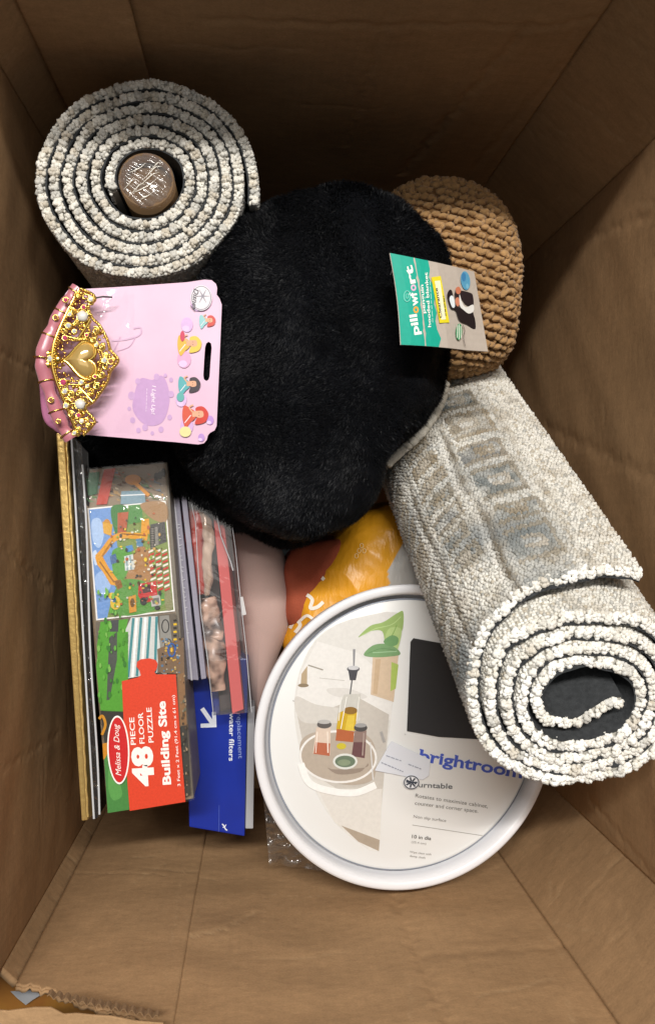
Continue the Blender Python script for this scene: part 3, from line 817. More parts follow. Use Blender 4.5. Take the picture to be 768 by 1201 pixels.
# --- mauve cushion, orange cloth, yellow bag
pinkc = thing('mauve_cushion', 'smooth dusty mauve cushion wedged between the clear gift pack and the orange bag', 'cushion')
pk = [(262, 598), (285, 603), (313, 622), (332, 648), (341, 690), (338, 735), (324, 775), (314, 830), (303, 850), (297, 825), (285, 770), (274, 690)]
ob, V, Nn = blob('cushion_body', pk, 0.215, (305, 720), 0.248, 0.05, mat('mauve_cloth', '#b59a92', .85, bump=.35, bscale=1500, var=.05, vscale=40, sheen=.2), pinkc, 0.7, 50, 10,
     lambda V: 0.0012 * sm_noise(V[..., 0], V[..., 1], V[..., 2], 30, 51))
org = thing('red_orange_cloth', 'rust orange fabric bundle peeking out beside the mauve cushion', 'cloth')
blob('cloth_body', [(335, 655), (352, 640), (385, 632), (410, 640), (400, 690), (365, 740), (338, 730), (330, 690)], 0.225, (362, 680), 0.25, 0.03,
     mat('rust_cloth', '#9c4a30', .85, bump=.5, bscale=800, var=.12, vscale=60), org, 0.7, 30, 8, lambda V: 0.003 * sm_noise(V[..., 0], V[..., 1], V[..., 2], 90, 52))
sl = thing('pale_blue_packet', 'sliver of a pale blue packet under the black plush edge', 'packet')
prism('packet_body', [P(328, 650, .205), P(333, 630, .205), P(345, 634, .205), P(344, 655, .205)], (0, 0, -.18), mat('pale_blue', '#8e9ea6', .5), sl)

ybag = thing('orange_plastic_bag', 'crinkled orange and clear plastic bag with white lettering, between cushion and leaning rug', 'bag')
yo = [(335, 760), (338, 728), (350, 690), (372, 655), (405, 620), (440, 592), (470, 590), (500, 640), (510, 720), (460, 790), (390, 800)]
def yd(V):
    x, y, z = V[..., 0], V[..., 1], V[..., 2]
    w1 = np.abs(sm_noise(x, y, z, 55, 61)); return 0.0032 * (0.6 - w1) + 0.0006 * (0.5 - np.abs(sm_noise(x, y, z, 150, 62)))
M_YB = mat('bag_film', attr=True, rough=0.38, coat=0.0, bump=0.7, bscale=70, bdist=0.004, stretch=(1, .35, 1))
ob, V, Nn = blob('bag_body', yo, 0.215, (430, 700), 0.262, 0.04, M_YB, ybag, 0.75, 110, 22, yd)
me = ob.data
co = np.empty(len(me.vertices) * 3, np.float32); me.vertices.foreach_get('co', co); co = co.reshape(-1, 3)
# the printed field ends along a line; right of it the film is milky grey
A_ = np.array(P(441, 588, .25)[:2]); B_ = np.array(P(452, 668, .25)[:2]); C_ = np.array(P(432, 700, .25)[:2])
def lineval(p, a, b): return (b[0] - a[0]) * (p[:, 1] - a[1]) - (b[1] - a[1]) * (p[:, 0] - a[0])
right1 = lineval(co[:, :2], A_, B_) > 0
right2 = lineval(co[:, :2], B_, C_) > 0
isg = right1 & right2
cols = np.where(isg[:, None], np.array(lin('#b4b3b0')), np.array(lin('#dd9c22')))
ca = me.color_attributes.new('Col', 'FLOAT_COLOR', 'POINT'); c4 = np.ones((len(co), 4), np.float32); c4[:, :3] = cols; ca.data.foreach_set('color', c4.ravel())
bv2 = BVHTree.FromPolygons([tuple(x.co) for x in me.vertices], [tuple(p.vertices) for p in me.polygons])
class Drape:
    """print laid on a curved surface"""
    def __init__(self, b, z): self.b = b; self.z = z
    def at(self, px, py, off=0.0):
        v = ray(px, py); loc, nrm, _, _ = self.b.ray_cast(Vector(CO), Vector(v).normalized())
        if loc is None: return P(px, py, self.z)
        return np.array(loc) - (v / np.linalg.norm(v)) * (off + 0.0006)
ar = Art(Drape(bv2, .25), off=0.0003)
for pts, wd_ in [([(352, 716), (350, 704), (357, 697), (366, 703), (364, 713), (372, 712), (379, 706)], 4.2),
            ([(364, 686), (368, 679), (375, 676), (380, 680)], 4.2), ([(340, 737), (346, 727), (352, 733), (346, 742)], 4.2), ([(352, 728), (360, 722), (368, 727)], 3.4)]:
    a1 = Art(Drape(bv2, .25), off=0.0003); a1.path(pts, wd_, '#ece7db'); a1.build('printed_letter', ybag)
for s_ in ((418, 652), (421, 646), (424, 640), (427, 646)):
    ar.ring(s_[0], s_[1], 2.0, 2.6, .7, '#f3d9a0')
ar.build('code_mark', ybag)

# clear film below the turntable
cf = thing('clear_plastic_sleeve', 'crumpled clear plastic sleeve poking out under the turntable rim', 'plastic film')
pts = [(308, 900), (322, 890), (380, 930), (400, 1000), (382, 1020), (352, 1012), (320, 1012), (312, 960)]
NU, NV = 60, 60
U, V_ = np.meshgrid(np.linspace(0, 1, NU), np.linspace(0, 1, NV), indexing='ij')
c00, c10, c11, c01 = [np.array(P(*q, zz)) for q, zz in (((306, 905), .25), ((400, 900), .27), ((395, 1022), .23), ((316, 1012), .24))]
S = (1 - U)[..., None] * ((1 - V_)[..., None] * c00 + V_[..., None] * c01) + U[..., None] * ((1 - V_)[..., None] * c10 + V_[..., None] * c11)
S[..., 2] += 0.006 * np.abs(sm_noise(S[..., 0], S[..., 1], 0, 110, 71)) + .003 * np.abs(sm_noise(S[..., 0], S[..., 1], 0, 260, 72))
mesh_np('sleeve_film', S.reshape(-1, 3), grid_faces(NU, NV), film('sleeve_film', (.93, .93, .93), 0.10, 60, .12, .8, .05), cf, smooth=False)

# ================================================================== HANG TAG (part of the blanket)
tag = bpy.data.objects.new('hang_tag', None)
tz = .435
tpl = plane3(P(457, 297, .438), P(559, 317, .412), P(468, 405, .436))
def twarp(v):
    v = v.copy(); o = tpl.at(457, 297); d = tpl.at(559, 317) - o; L_ = np.linalg.norm(d); d /= L_
    t = ((v - o) @ d) / L_
    return v + np.outer(0.006 * np.sin(np.clip(t, 0, 1) * np.pi) - 0.004 * t, tpl.n)
tc = [(457, 297), (482, 305), (520, 311), (559, 317), (566, 350), (576, 411), (540, 409), (500, 408), (468, 405), (466, 370), (463, 330)]
NU, NV = 24, 14
def tgrid(ut, vt):
    top_ = np.array([457 + 102 * ut, 297 + 20 * ut + 3 * math.sin(ut * 3.14)]); bot_ = np.array([468 + 108 * ut, 405 + 6 * ut + 1 * math.sin(ut * 3.14)])
    lft = 2.0 * math.sin(vt * 3.14) * (1 - ut)
    return (1 - vt) * top_ + vt * bot_ + np.array([lft, 0])
vt_ = []
for off in (0, -0.0006):
    for i in range(NU + 1):
        for j in range(NV + 1):
            vt_.append(tpl.at(*tgrid(i / NU, j / NV), off))
g = grid_faces(NU + 1, NV + 1); kk = (NU + 1) * (NV + 1)
tagm = mesh_np('hang_tag', twarp(np.array(vt_)), np.vstack([g, g[:, ::-1] + kk]), mat('tag_card', '#cfc6bb', .45, coat=.2), plush)
bpy.data.objects.remove(tag)
tagm['label'] = 'turquoise and grey cardboard hang tag with a yellow clearance sticker'
ar = Art(tpl, off=.0005, warp=twarp)
c7 = lambda u, v: (430 + u * .2604, 190 + v * .2604)
# subdivided strips follow the curl
def tpoly(ua, ub, col, va=0, vb=1, edge=None):
    n_ = 10
    for k_ in range(n_):
        a_, b_ = va + (vb - va) * k_ / n_, va + (vb - va) * (k_ + 1) / n_
        m_ = 4
        for q_ in range(m_):
            x0 = [ua + ((edge(t_) if edge else ub) - ua) * q_ / m_ for t_ in (a_, b_)]; x1 = [ua + ((edge(t_) if edge else ub) - ua) * (q_ + 1) / m_ for t_ in (a_, b_)]
            ar._add([tpl.at(*tgrid(x0[0], a_), ar.off), tpl.at(*tgrid(x1[0], a_), ar.off), tpl.at(*tgrid(x1[1], b_), ar.off), tpl.at(*tgrid(x0[1], b_), ar.off)], [[0, 1, 2, 3]], col)
            ar.off -= ar.step
    ar.off += ar.step
tpoly(0, 1, '#b9aea3', 0, 1)
tpoly(0, .4, '#19a58f', 0, 1, edge=lambda t: .40 + .018 * math.sin(t * 23) + .012 * math.sin(t * 51))
ar.step = 0.00004
# rotated lettering reads upward
ar.conv = c7
def T7(body, a, b, h, col, **k): ar.text(body, a, b, h, col, **k)
T7('pill', (222, 782), (210, 690), 30, '#f4f1ea', bold=.03)
T7('o', (219, 686), (216, 655), 30, '#e8a33a', bold=.03)
T7('wf', (217, 652), (209, 590), 30, '#f4f1ea', bold=.03)
T7('o', (209, 586), (205, 556), 30, '#d9b3d0', bold=.03)
T7('rt', (206, 552), (190, 470), 30, '#f4f1ea', bold=.03)
T7('penguin', (248, 688), (238, 560), 13, '#eef0ea', bold=.02)
T7('hooded blanket', (272, 750), (256, 505), 13, '#eef0ea', bold=.02)
ar.dashes((280, 730), (266, 540), 3.5, '#9fd6ca', 9)

ar.ring(170, 610, 13, 24, 3, '#7fd4c4'); ar.ring(170, 610, 5, 10, 2.5, '#7fd4c4')
ar.poly([(272, 528), (315, 522), (358, 728), (310, 732)], '#e4d42a'); ar.poly([(287, 545), (312, 542), (340, 715), (318, 717)], '#f2ecc8')
T7('Clearance', (322, 708), (300, 575), 13, '#2d2a1c', bold=.015); ar.dashes((340, 700), (328, 610), 4, '#5a5430', 5)
# picture: child wrapped in the black and white blanket
ar.ell(442, 535, 26, 42, '#5a9ec0', rot=-8); ar.ell(432, 520, 12, 20, '#3f7fb0'); ar.ell(452, 560, 8, 12, '#79b6cf')
ar.blob([(385, 590), (415, 582), (470, 588), (484, 600), (488, 640), (470, 650), (440, 640), (420, 620), (390, 625)], '#2c2226')
ar.blob([(345, 610), (356, 583), (370, 590), (380, 640), (400, 655), (440, 668), (486, 676), (497, 750), (450, 732), (408, 715), (388, 672), (362, 662)], '#231c1f')
ar.blob([(356, 625), (365, 608), (378, 618), (384, 655), (370, 660)], '#dfe6ea')
ar.blob([(388, 575), (404, 566), (416, 580), (408, 598), (392, 596)], '#c8785a'); ar.blob([(388, 620), (402, 615), (412, 640), (398, 655), (386, 640)], '#d0866a')
ar.blob([(408, 600), (424, 640), (446, 655), (484, 640), (488, 668), (460, 682), (430, 668), (410, 650)], '#e8e6e2')
ar.ell(406, 768, 17, 37, '#2f8f5a', rot=4); ar.line((398, 740), (396, 795), 4, '#e8efe0'); ar.line((406, 735), (406, 802), 4, '#e8efe0'); ar.line((415, 742), (416, 795), 4, '#e8efe0')
ar.path([(425, 735), (437, 760), (430, 790), (440, 830)], 3, '#6f6660')
ar.build('tag_artwork', tagm)
tube('tag_string', catmull([P(470, 330, .432), P(463, 315, .425), P(458, 322, .41)], 8), 0.0004, mat('clear_string', '#d8d8d8', .3), plush, 5)

# ================================================================== TURNTABLE
tt = thing('turntable', 'round white plastic lazy susan with a printed card insert, tilted under the leaning rug', 'turntable')
tn = np.array([math.sin(math.radians(4.5)), -0.01, math.cos(math.radians(4.5))]); tn /= np.linalg.norm(tn)
TC = np.array(P(478, 865, .308)); RT = 0.1325
ta = np.cross([0, 1, 0], tn); ta /= np.linalg.norm(ta); tb_ = np.cross(tn, ta)
def lathe(name, prof, m, parent, n=160, C=TC, A=ta, B=tb_, N_=tn):
    an_ = np.linspace(0, 2 * np.pi, n, endpoint=False); pr = np.array(prof)
    v = C + pr[None, :, 0:1] * (np.cos(an_)[:, None, None] * A + np.sin(an_)[:, None, None] * B) + pr[None, :, 1:2] * N_
    return mesh_np(name, v.reshape(-1, 3), grid_faces(n, len(pr), True)[:, ::-1], m, parent)
M_WP = mat('white_plastic', (0.80, 0.80, 0.83), 0.30, spec=0.5)
lathe('tray', [(0.0005, -.030), (RT - .012, -.030), (RT - .004, -.026), (RT - .0015, -.012), (RT - .0003, -.004), (RT, -.001), (RT - .0006, .0008), (RT - .0025, .0016), (RT - .0062, .0014), (RT - .0078, .0002),
               (RT - .0088, -.003), (RT - .0102, -.0100), (RT - .0114, -.0140), (RT - .0128, -.0158), (RT - .020, -.0165), (0.0005, -.0165)], M_WP, tt)
lathe('foot_ring', [(0.08, -.0305), (0.085, -.036), (0.078, -.038), (0.074, -.0305)], M_WP, tt)
RC = RT - .0136
lathe('card_insert', [(0.0005, -.0092), (RC - .001, -.0092), (RC, -.0098), (RC, -.0108), (RC - .001, -.0112), (0.0005, -.0114)], mat('white_card', (0.78, .78, .77), .45, coat=.15), tt)
lathe('film_edge', [(RC + .0001, -.0114), (RC + .0006, -.0102), (RC + .0002, -.0088), (RC - .0008, -.0087)], mat('film_edge', '#8a909c', .2), tt)
cpl = Plane(TC + tn * -0.0092, tn)
ar = Art(cpl, off=.0003)
c5 = lambda u, v: (290 + u * .3125, 670 + v * .3125)
c6 = lambda u, v: (420 + u * .3125, 820 + v * .3125)
# printed photograph: clipped to the printed area  (pixel coordinates of the original photograph)
photo = [(472, 719), (468, 760), (462, 810), (456, 860), (450, 910), (446, 960), (444, 999), (420, 988), (396, 968), (376, 940), (360, 905), (350, 872), (345, 835), (348, 800), (356, 775), (370, 750), (395, 732), (430, 722)]
ar.blob(photo, '#dcdad6', 2)
ar.poly([(352, 790), (372, 752), (420, 766), (461, 800), (458, 845), (430, 838), (380, 842), (347, 822)], '#e4e2df')
ar.poly([(345, 822), (376, 835), (420, 818), (456, 838), (446, 960), (444, 998), (396, 966), (362, 905)], '#c4beb6')
ar.poly([(362, 905), (395, 925), (448, 925), (446, 970), (444, 998), (420, 987), (392, 964)], '#d9d5cf')
ar.poly([(400, 968), (445, 985), (444, 998), (420, 987)], '#a89a8a')
ar.conv = c5
ar.line((170, 485), (270, 525), 3, '#a9a59f'); ar.line((228, 352), (284, 370), 5, '#9c968c'); ar.poly([(203, 385), (225, 355), (224, 425), (200, 428)], '#b5a184')
ar.blob([(180, 470), (260, 500), (380, 520), (420, 560), (300, 570), (200, 560)], '#d0ccc6'); ar.blob([(300, 440), (380, 440), (450, 470), (400, 480), (320, 465)], '#d8d5d1'); ar.ell(210, 428, 20, 7, '#8a7a62'); ar.line((365, 410), (270, 400), 2, '#bdb9b3')
ar.poly([(470, 320), (568, 300), (548, 490), (462, 462)], '#d3bda3'); ar.poly([(540, 340), (566, 350), (556, 440), (536, 450)], '#a9bf62')
ar.blob([(415, 248), (460, 205), (510, 190), (560, 158), (584, 152), (582, 215), (560, 245), (520, 275), (505, 225), (460, 225)], '#9ab56e')
ar.blob([(515, 270), (530, 215), (575, 215), (572, 262), (555, 300)], '#aec683')
ar.blob([(436, 312), (470, 278), (520, 272), (560, 290), (572, 312), (530, 320), (470, 322)], '#7a9f70'); ar.line((470, 305), (560, 300), 3, '#a3c79c'); ar.path([(430, 240), (480, 215), (540, 200), (575, 170)], 3, '#b7cf8e'); ar.path([(520, 270), (545, 235), (560, 200)], 3, '#7fa255'); ar.path([(450, 308), (500, 290), (555, 296)], 2, '#5f8a5a'); ar.poly([(480, 330), (500, 328), (486, 462), (470, 458)], '#c6ad8f')
ar.blob([(510, 262), (540, 240), (565, 250), (560, 275), (530, 280)], '#6f9a66')
ar.line((400, 292), (399, 355), 9, '#8c8c90', 5); ar.ell(397, 366, 24, 12, '#6b6b70'); ar.ell(397, 362, 20, 8, '#c9c9cc'); ar.poly([(378, 370), (414, 370), (406, 408), (384, 408)], '#4a4a50')
ar.line((392, 408), (384, 468), 5, '#6a6a6c')
ar.poly([(362, 462), (425, 458), (410, 640), (330, 640), (340, 520)], '#c8c6bf'); ar.poly([(368, 520), (412, 520), (400, 632), (328, 628), (342, 530)], '#c9a62c')
ar.poly([(376, 540), (402, 540), (396, 620), (360, 620)], '#dcc04a'); ar.ell(386, 522, 26, 14, '#8d6a34'); ar.line((352, 470), (342, 560), 3, '#e9e8e2'); ar.line((338, 600), (330, 650), 4, '#a2573a')
ar.blob([(200, 640), (245, 605), (330, 600), (420, 600), (470, 640), (480, 700), (470, 780), (380, 800), (260, 770), (205, 710)], '#b3a698')
ar.ring(340, 695, 142, 95, 8, '#e8e6e3', rot=4)
ar.poly([(258, 585), (312, 583), (310, 690), (246, 682)], '#d7c4b4'); ar.poly([(256, 640), (310, 645), (308, 692), (248, 684)], '#b5684c'); ar.ell(288, 574, 27, 15, '#5e5a58'); ar.ell(288, 564, 24, 8, '#b6b4b2')
ar.poly([(402, 598), (446, 596), (440, 700), (390, 692)], '#8d7770'); ar.poly([(398, 640), (442, 640), (438, 700), (390, 692)], '#6a4a4c'); ar.ell(424, 586, 25, 15, '#4e4b4b'); ar.ell(424, 577, 22, 8, '#9b9a9a')
ar.poly([(335, 590), (400, 600), (396, 640), (330, 634)], '#b1643f'); ar.ell(352, 655, 18, 12, '#c9b93a')
ar.line((372, 470), (350, 590), 3, '#f1f0ea'); ar.line((418, 470), (408, 560), 2, '#f1f0ea'); ar.line((300, 600), (302, 680), 5, '#e9dccf'); ar.line((262, 600), (256, 680), 3, '#f0e6dc'); ar.line((436, 606), (431, 690), 5, '#a8968e'); ar.blob([(300, 735), (330, 742), (440, 735), (450, 720), (420, 752), (340, 760)], '#94867a'); ar.ell(366, 712, 46, 30, '#d9dbd6'); ar.ell(366, 712, 38, 22, '#6a7a66'); ar.ell(362, 716, 24, 12, '#86947a'); ar.line((500, 600), (512, 640), 10, '#a9a6a4')
ar.path([(200, 720), (230, 790), (300, 820), (400, 830), (480, 800)], 26, '#efeeec')
ar.line((460, 640), (470, 780), 4, '#dadada')
ar.conv = c6
ar.poly([(194, -216), (205, -230), (425, -190), (470, 150), (300, 140), (181, 118)], '#2f2f31')
ar.build('printed_photo', tt)
ar = Art(cpl, conv=c6, off=.0004)
INKB = '#4a5fc0'
# wordmark: bold letters with slab serifs
ar.text('brightroom', (226, 230), (612, 296), 43, INKB, bold=.026)
import itertools
d_ = np.array([386, 66.0]); d_ /= np.linalg.norm(d_); u_ = np.array([d_[1], -d_[0]])
def serif(s_, h_, w_=11): 
    c = np.array([226, 230]) + d_ * s_ + u_ * h_
    ar.line(tuple(c - d_ * w_ / 2), tuple(c + d_ * w_ / 2), 5, INKB)
gv, gf = text_geo('brightroom', .026); x0 = gv[:, 0].min(); sc = np.linalg.norm([386, 66]) / (gv[:, 0].max() - x0)
full = x0
def pos_of(prefix):
    g1, _ = text_geo(prefix, .026); return (g1[:, 0].max() - x0) * sc
for pre in ('b', 'br', 'brig', 'bright', 'brightroo'):
    serif(pos_of(pre) + 6, 1.5, 11)
    serif(pos_of(pre) + 3, 29 if pre != 'brig' else 42, 8)
serif(pos_of('brigh') - 5, 1.5, 11); serif(1, 42, 9)
ar.text('Turntable', (200, 328), (352, 336), 19, '#55585c', bold=.012)
ar.text('Rotates to maximize cabinet,', (213, 367), (484, 408), 14, '#6b6864')
ar.text('counter and corner space.', (211, 395), (448, 426), 14, '#6b6864')
ar.text('Non slip surface', (206, 444), (328, 460), 11, '#7b7875')
ar.line((202, 471), (464, 511), 2.2, '#9a9793')
ar.text('10 in dia', (200, 520), (272, 528), 13, '#5a5753', bold=.015)
ar.text('(25.4 cm)', (198, 538), (253, 545), 8, '#8a8783')
ar.text('Wipe clean with', (192, 575), (272, 585), 8, '#8a8783'); ar.text('damp cloth', (192, 590), (250, 598), 8, '#8a8783')
ar.build('printed_text', tt)
# price sticker
stk = [(122, 155), (268, 225), (262, 285), (240, 300), (60, 265)]
o = prism('price_sticker', [cpl.at(*c6(*p), .0022) for p in stk], tn * -.0007, mat('sticker_paper', (0.70, .72, .78), .35), tt, .0002)
ar = Art(cpl, conv=c6, off=.0028)
ar.dashes((102, 208), (158, 228), 4, '#a3a7b4', 5); ar.dashes((84, 234), (165, 268), 4, '#9ca0ad', 8); ar.dashes((184, 240), (232, 258), 4, '#9ca0ad', 4)
ar.ell(196, 308, 31, 27, '#dfe0e4'); ar.ring(196, 308, 27, 24, 4, '#3d434f')
for k_ in range(7):
    a_ = k_ * 51.4; ar.line((196 + 5 * math.cos(math.radians(a_)), 308 + 5 * math.sin(math.radians(a_))), (196 + 22 * math.cos(math.radians(a_)), 308 + 20 * math.sin(math.radians(a_))), 6, '#3d434f')
ar.dashes((176, 304), (216, 312), 8, '#3d434f', 4)
ar.build('round_seal', tt)

# ================================================================== PUZZLE BOX
pz = thing('puzzle_box', 'shrink-wrapped red and green floor puzzle box standing on edge, printed 48 piece Building Site', 'puzzle')
c3 = lambda u, v: (50 + u * .3385, 500 + v * .3385)
c4 = lambda u, v: (50 + u * .3385, 740 + v * .3385)
zp = .325
pq = [P(*c3(135, 150), zp), P(*c3(432, 124), zp), P(*c4(524, 582), zp), P(*c4(225, 628), zp)]
prism('carton', pq, (0.004, 0, -.315), mat('carton_print', '#7b7468', .5, var=.2, vscale=60), pz, .0012)
pp = flat(zp); ar = Art(pp, conv=c3, off=.0003, step=0.000012)
ar.poly([(140, 154), (428, 129), (450, 500), (517, 1289), (229, 1334), (190, 900)], '#8a7a66')
# painted ground of the upper end
rr_ = np.random.default_rng(9)
top_cols = ['#9a5a3a', '#5f7a4a', '#a98a60', '#75808a', '#c0b49a', '#6a4a38', '#8a9a6a', '#b06a4a', '#4a4642', '#c89a50', '#5a8a5a']
for k_ in range(110):
    x, y = rr_.uniform(150, 420), rr_.uniform(150, 255); x += 0.03 * (y - 150)
    a_ = rr_.uniform(0, 6.28); l_ = rr_.uniform(6, 24)
    ar.poly([(x, y), (min(x + l_ * math.cos(a_), 426), y + 5), (min(x + l_, 426), min(y + l_ * .7, 262)), (x + 2, min(y + l_ * .6, 262))], top_cols[rr_.integers(len(top_cols))])
ar.poly([(150, 162), (200, 158), (190, 235), (160, 240)], '#3f6a4c'); ar.poly([(215, 150), (255, 145), (225, 270), (188, 272)], '#b8473a')
ar.poly([(275, 225), (355, 222), (358, 268), (272, 270)], '#7d99a8'); ar.line((272, 240), (357, 236), 4, '#dfe4e6'); ar.ell(315, 185, 28, 18, '#c9832e'); ar.line((315, 190), (370, 240), 12, '#d08a2e')
for x in (395, 408, 420): ar.ell(x, 160 + (x % 7) * 5, 8, 14, '#3c3a34')
# inset picture
ar.poly([(158, 284), (428, 258), (460, 640), (188, 672)], '#f1eeea')
q_in = [(163, 289), (424, 264), (455, 635), (193, 666)]; ar.poly(q_in, '#7d8f4a')
ar.poly([(163, 289), (240, 281), (262, 420), (268, 560), (240, 600), (226, 662), (193, 666)], '#6f97d2')
ar.blob([(172, 330), (200, 320), (215, 370), (200, 420), (178, 400)], '#a9c4ea'); ar.blob([(185, 520), (215, 500), (240, 540), (222, 580), (192, 570)], '#9bb9e6'); ar.blob([(176, 440), (188, 430), (195, 470), (184, 480)], '#c4d6f0')
ar.blob([(240, 281), (290, 277), (300, 330), (275, 400), (250, 360)], '#3f7a3c'); ar.blob([(245, 430), (300, 420), (310, 470), (260, 560), (245, 500)], '#5a9a3e')
ar.poly([(262, 300), (300, 296), (290, 380), (262, 384)], '#b05a3a'); ar.poly([(300, 274), (345, 270), (350, 330), (300, 340)], '#4f8a46')
ar.blob([(340, 270), (424, 264), (430, 330), (380, 320)], '#a3805a'); ar.blob([(330, 420), (370, 430), (380, 520), (330, 560), (290, 540), (310, 470)], '#a87a4a')
ar.blob([(270, 540), (330, 530), (400, 560), (430, 600), (380, 640), (280, 655), (240, 620)], '#5a9440')
ar.poly([(375, 340), (425, 330), (432, 400), (380, 420)], '#4b4a48'); ar.poly([(385, 350), (400, 348), (404, 410), (390, 412)], '#86837c')
# excavator
Y_ = '#dd9a26'
ar.poly([(345, 322), (370, 320), (372, 372), (342, 376)], Y_); ar.path([(365, 385), (330, 380), (280, 378), (245, 392), (215, 430), (192, 455)], 22, Y_)
ar.path([(245, 395), (225, 425), (208, 452)], 6, '#a86e16'); ar.poly([(184, 452), (210, 450), (232, 490), (262, 530), (258, 552), (238, 548), (212, 505), (192, 480)], Y_)
ar.line((200, 468), (250, 540), 5, '#8f5c12'); ar.poly([(250, 535), (272, 530), (280, 556), (262, 566)], '#8a5a1e'); ar.line((275, 372), (360, 378), 4, '#8f5c12'); ar.poly([(325, 390), (348, 388), (350, 415), (328, 418)], '#5a86a8')
ar.poly([(372, 350), (390, 348), (392, 420), (375, 425)], '#3a3836')
for k_ in range(9): ar.ell(382, 355 + k_ * 8, 6, 3, '#77726a')
ar.poly([(290, 415), (312, 410), (318, 430), (296, 436)], '#4a86c0'); ar.poly([(285, 450), (315, 442), (320, 495), (288, 500)], '#cfd6d4'); ar.line((293, 450), (296, 498), 5, '#7a98a2'); ar.line((305, 447), (309, 496), 5, '#7a98a2')
ar.poly([(235, 450), (255, 440), (262, 470), (240, 478)], '#4a6a9a'); ar.ell(225, 345, 14, 24, '#c98a2a'); ar.poly([(210, 330), (245, 340), (240, 380), (214, 370)], '#d8a43a')
for cx in (378, 401, 424):
    for k_ in range(12):
        x, y = cx + k_ * 0.9, 428 + k_ * 12
        ar.poly([(x - 9, y + 4), (x + 9, y - 4), (x + 9, y + 3), (x - 9, y + 11)], '#c8352c' if k_ % 2 else '#efe6da')
ar.poly([(335, 545), (395, 535), (402, 600), (350, 612), (333, 585)], '#c02e2c'); ar.poly([(345, 550), (375, 546), (378, 572), (350, 578)], '#4a2a2c'); ar.poly([(375, 588), (408, 582), (412, 618), (380, 624)], '#b9b7b2')
ar.poly([(380, 596), (405, 592), (407, 612), (384, 615)], '#6a6866'); ar.ell(352, 605, 12, 14, '#2c2a28'); ar.ell(400, 628, 10, 8, '#2c2a28'); ar.blob([(425, 580), (445, 570), (452, 628), (430, 632)], '#8a8a62')
ar.ell(255, 610, 18, 24, '#d8b83a'); ar.ell(250, 600, 8, 9, '#3a6a9a'); ar.blob([(230, 580), (248, 575), (252, 590), (236, 596)], '#e0c040'); ar.poly([(300, 590), (325, 582), (328, 640), (303, 646)], '#d0902a'); ar.ell(314, 610, 8, 16, '#6a4a1c')
for k_ in range(110):
    x, y = rr_.uniform(240, 420), rr_.uniform(300, 640); r_ = rr_.uniform(2, 6)
    ar.ell(x, y, r_, r_ * rr_.uniform(.5, 1.6), ['#5a4630', '#c9a25a', '#8fae4e', '#d9d2c0', '#4a4a46', '#b5623a', '#e2c23c'][rr_.integers(7)], n=6)
# middle: green field, tank, road
ar.conv = c3
ar.poly([(188, 676), (462, 645), (478, 760), (488, 850), (200, 850)], '#6a6258')
ar.poly([(205, 675), (300, 665), (290, 720), (300, 990), (205, 980), (192, 760)], '#569a38')
ar.poly([(240, 670), (268, 667), (262, 770), (238, 900), (228, 900), (232, 760)], '#4c4e50'); ar.poly([(282, 780), (292, 700), (310, 660), (400, 655), (410, 760), (400, 850), (300, 870)], '#c9ccca')
for a_, b_ in (((318, 662), (300, 866)), ((345, 660), (330, 862)), ((375, 657), (362, 858)), ((398, 657), (392, 850))): ar.line(a_, b_, 9, '#4c8a90')
for a_, b_ in (((330, 662), (315, 866)), ((360, 660), (346, 860))): ar.line(a_, b_, 8, '#eef0ee')
ar.poly([(408, 655), (440, 652), (458, 800), (430, 860), (412, 850)], '#8f8d88'); ar.ring(428, 690, 12, 22, 4, '#3c3c3c'); ar.ring(438, 760, 12, 26, 4, '#46443f')
for k_ in range(12): ar.poly([(455, 668 + k_ * 13), (466, 666 + k_ * 13), (468, 673 + k_ * 13), (457, 675 + k_ * 13)], '#e0b830' if k_ % 2 else '#33312c')
ar.conv = c4
ar.poly([(190, 120), (205, 0), (300, 0), (300, 275), (205, 270)], '#569a38'); ar.poly([(235, 20), (262, 0), (262, 95), (236, 235), (226, 235)], '#50544f')
ar.poly([(400, 60), (490, 20), (500, 330), (470, 330), (468, 145), (405, 140)], '#7a6450'); ar.poly([(470, 150), (492, 140), (502, 320), (480, 322)], '#8a6a4c')
ar.poly([(205, 272), (285, 275), (290, 380), (220, 390)], '#3a3833'); ar.path([(200, 300), (212, 290), (222, 320), (210, 355)], 9, '#c88a2a'); ar.poly([(212, 385), (235, 380), (230, 430), (215, 440)], '#c8862a')
ar.poly([(218, 440), (240, 400), (300, 500), (305, 612), (230, 624)], '#4a8444'); ar.blob([(235, 470), (262, 500), (280, 560), (250, 580), (232, 540)], '#5c9a50')
ar.poly([(480, 325), (503, 322), (516, 560), (495, 570)], '#45423e')
for k_ in range(70):
    x, y = rr_.uniform(415, 480), rr_.uniform(20, 140); r_ = rr_.uniform(2, 5)
    ar.ell(x, y, r_, r_, ['#3a3632', '#c8a24a', '#b9b2a2', '#5a7a9a', '#8a6a4a'][rr_.integers(5)], n=6)
ar.ring(450, 62, 12, 22, 4, '#2f5fae'); ar.ell(450, 62, 4, 8, '#e0b13a')
for k_ in range(60):
    x, y = rr_.uniform(195, 300), rr_.uniform(-150, 260); r_ = rr_.uniform(3, 12)
    ar.ell(x, y, r_ * .5, r_, ['#4c8a34', '#62a544', '#3f7a34', '#7ab255'][rr_.integers(4)], n=8)
for k_ in range(50):
    x, y = rr_.uniform(475, 498), rr_.uniform(150, 560); r_ = rr_.uniform(2, 7)
    ar.ell(min(x + y * .02, 505), y, r_ * .6, r_, ['#5a4a3c', '#8a7a66', '#3a3632', '#a08a70', '#6a6a5a'][rr_.integers(5)], n=7)
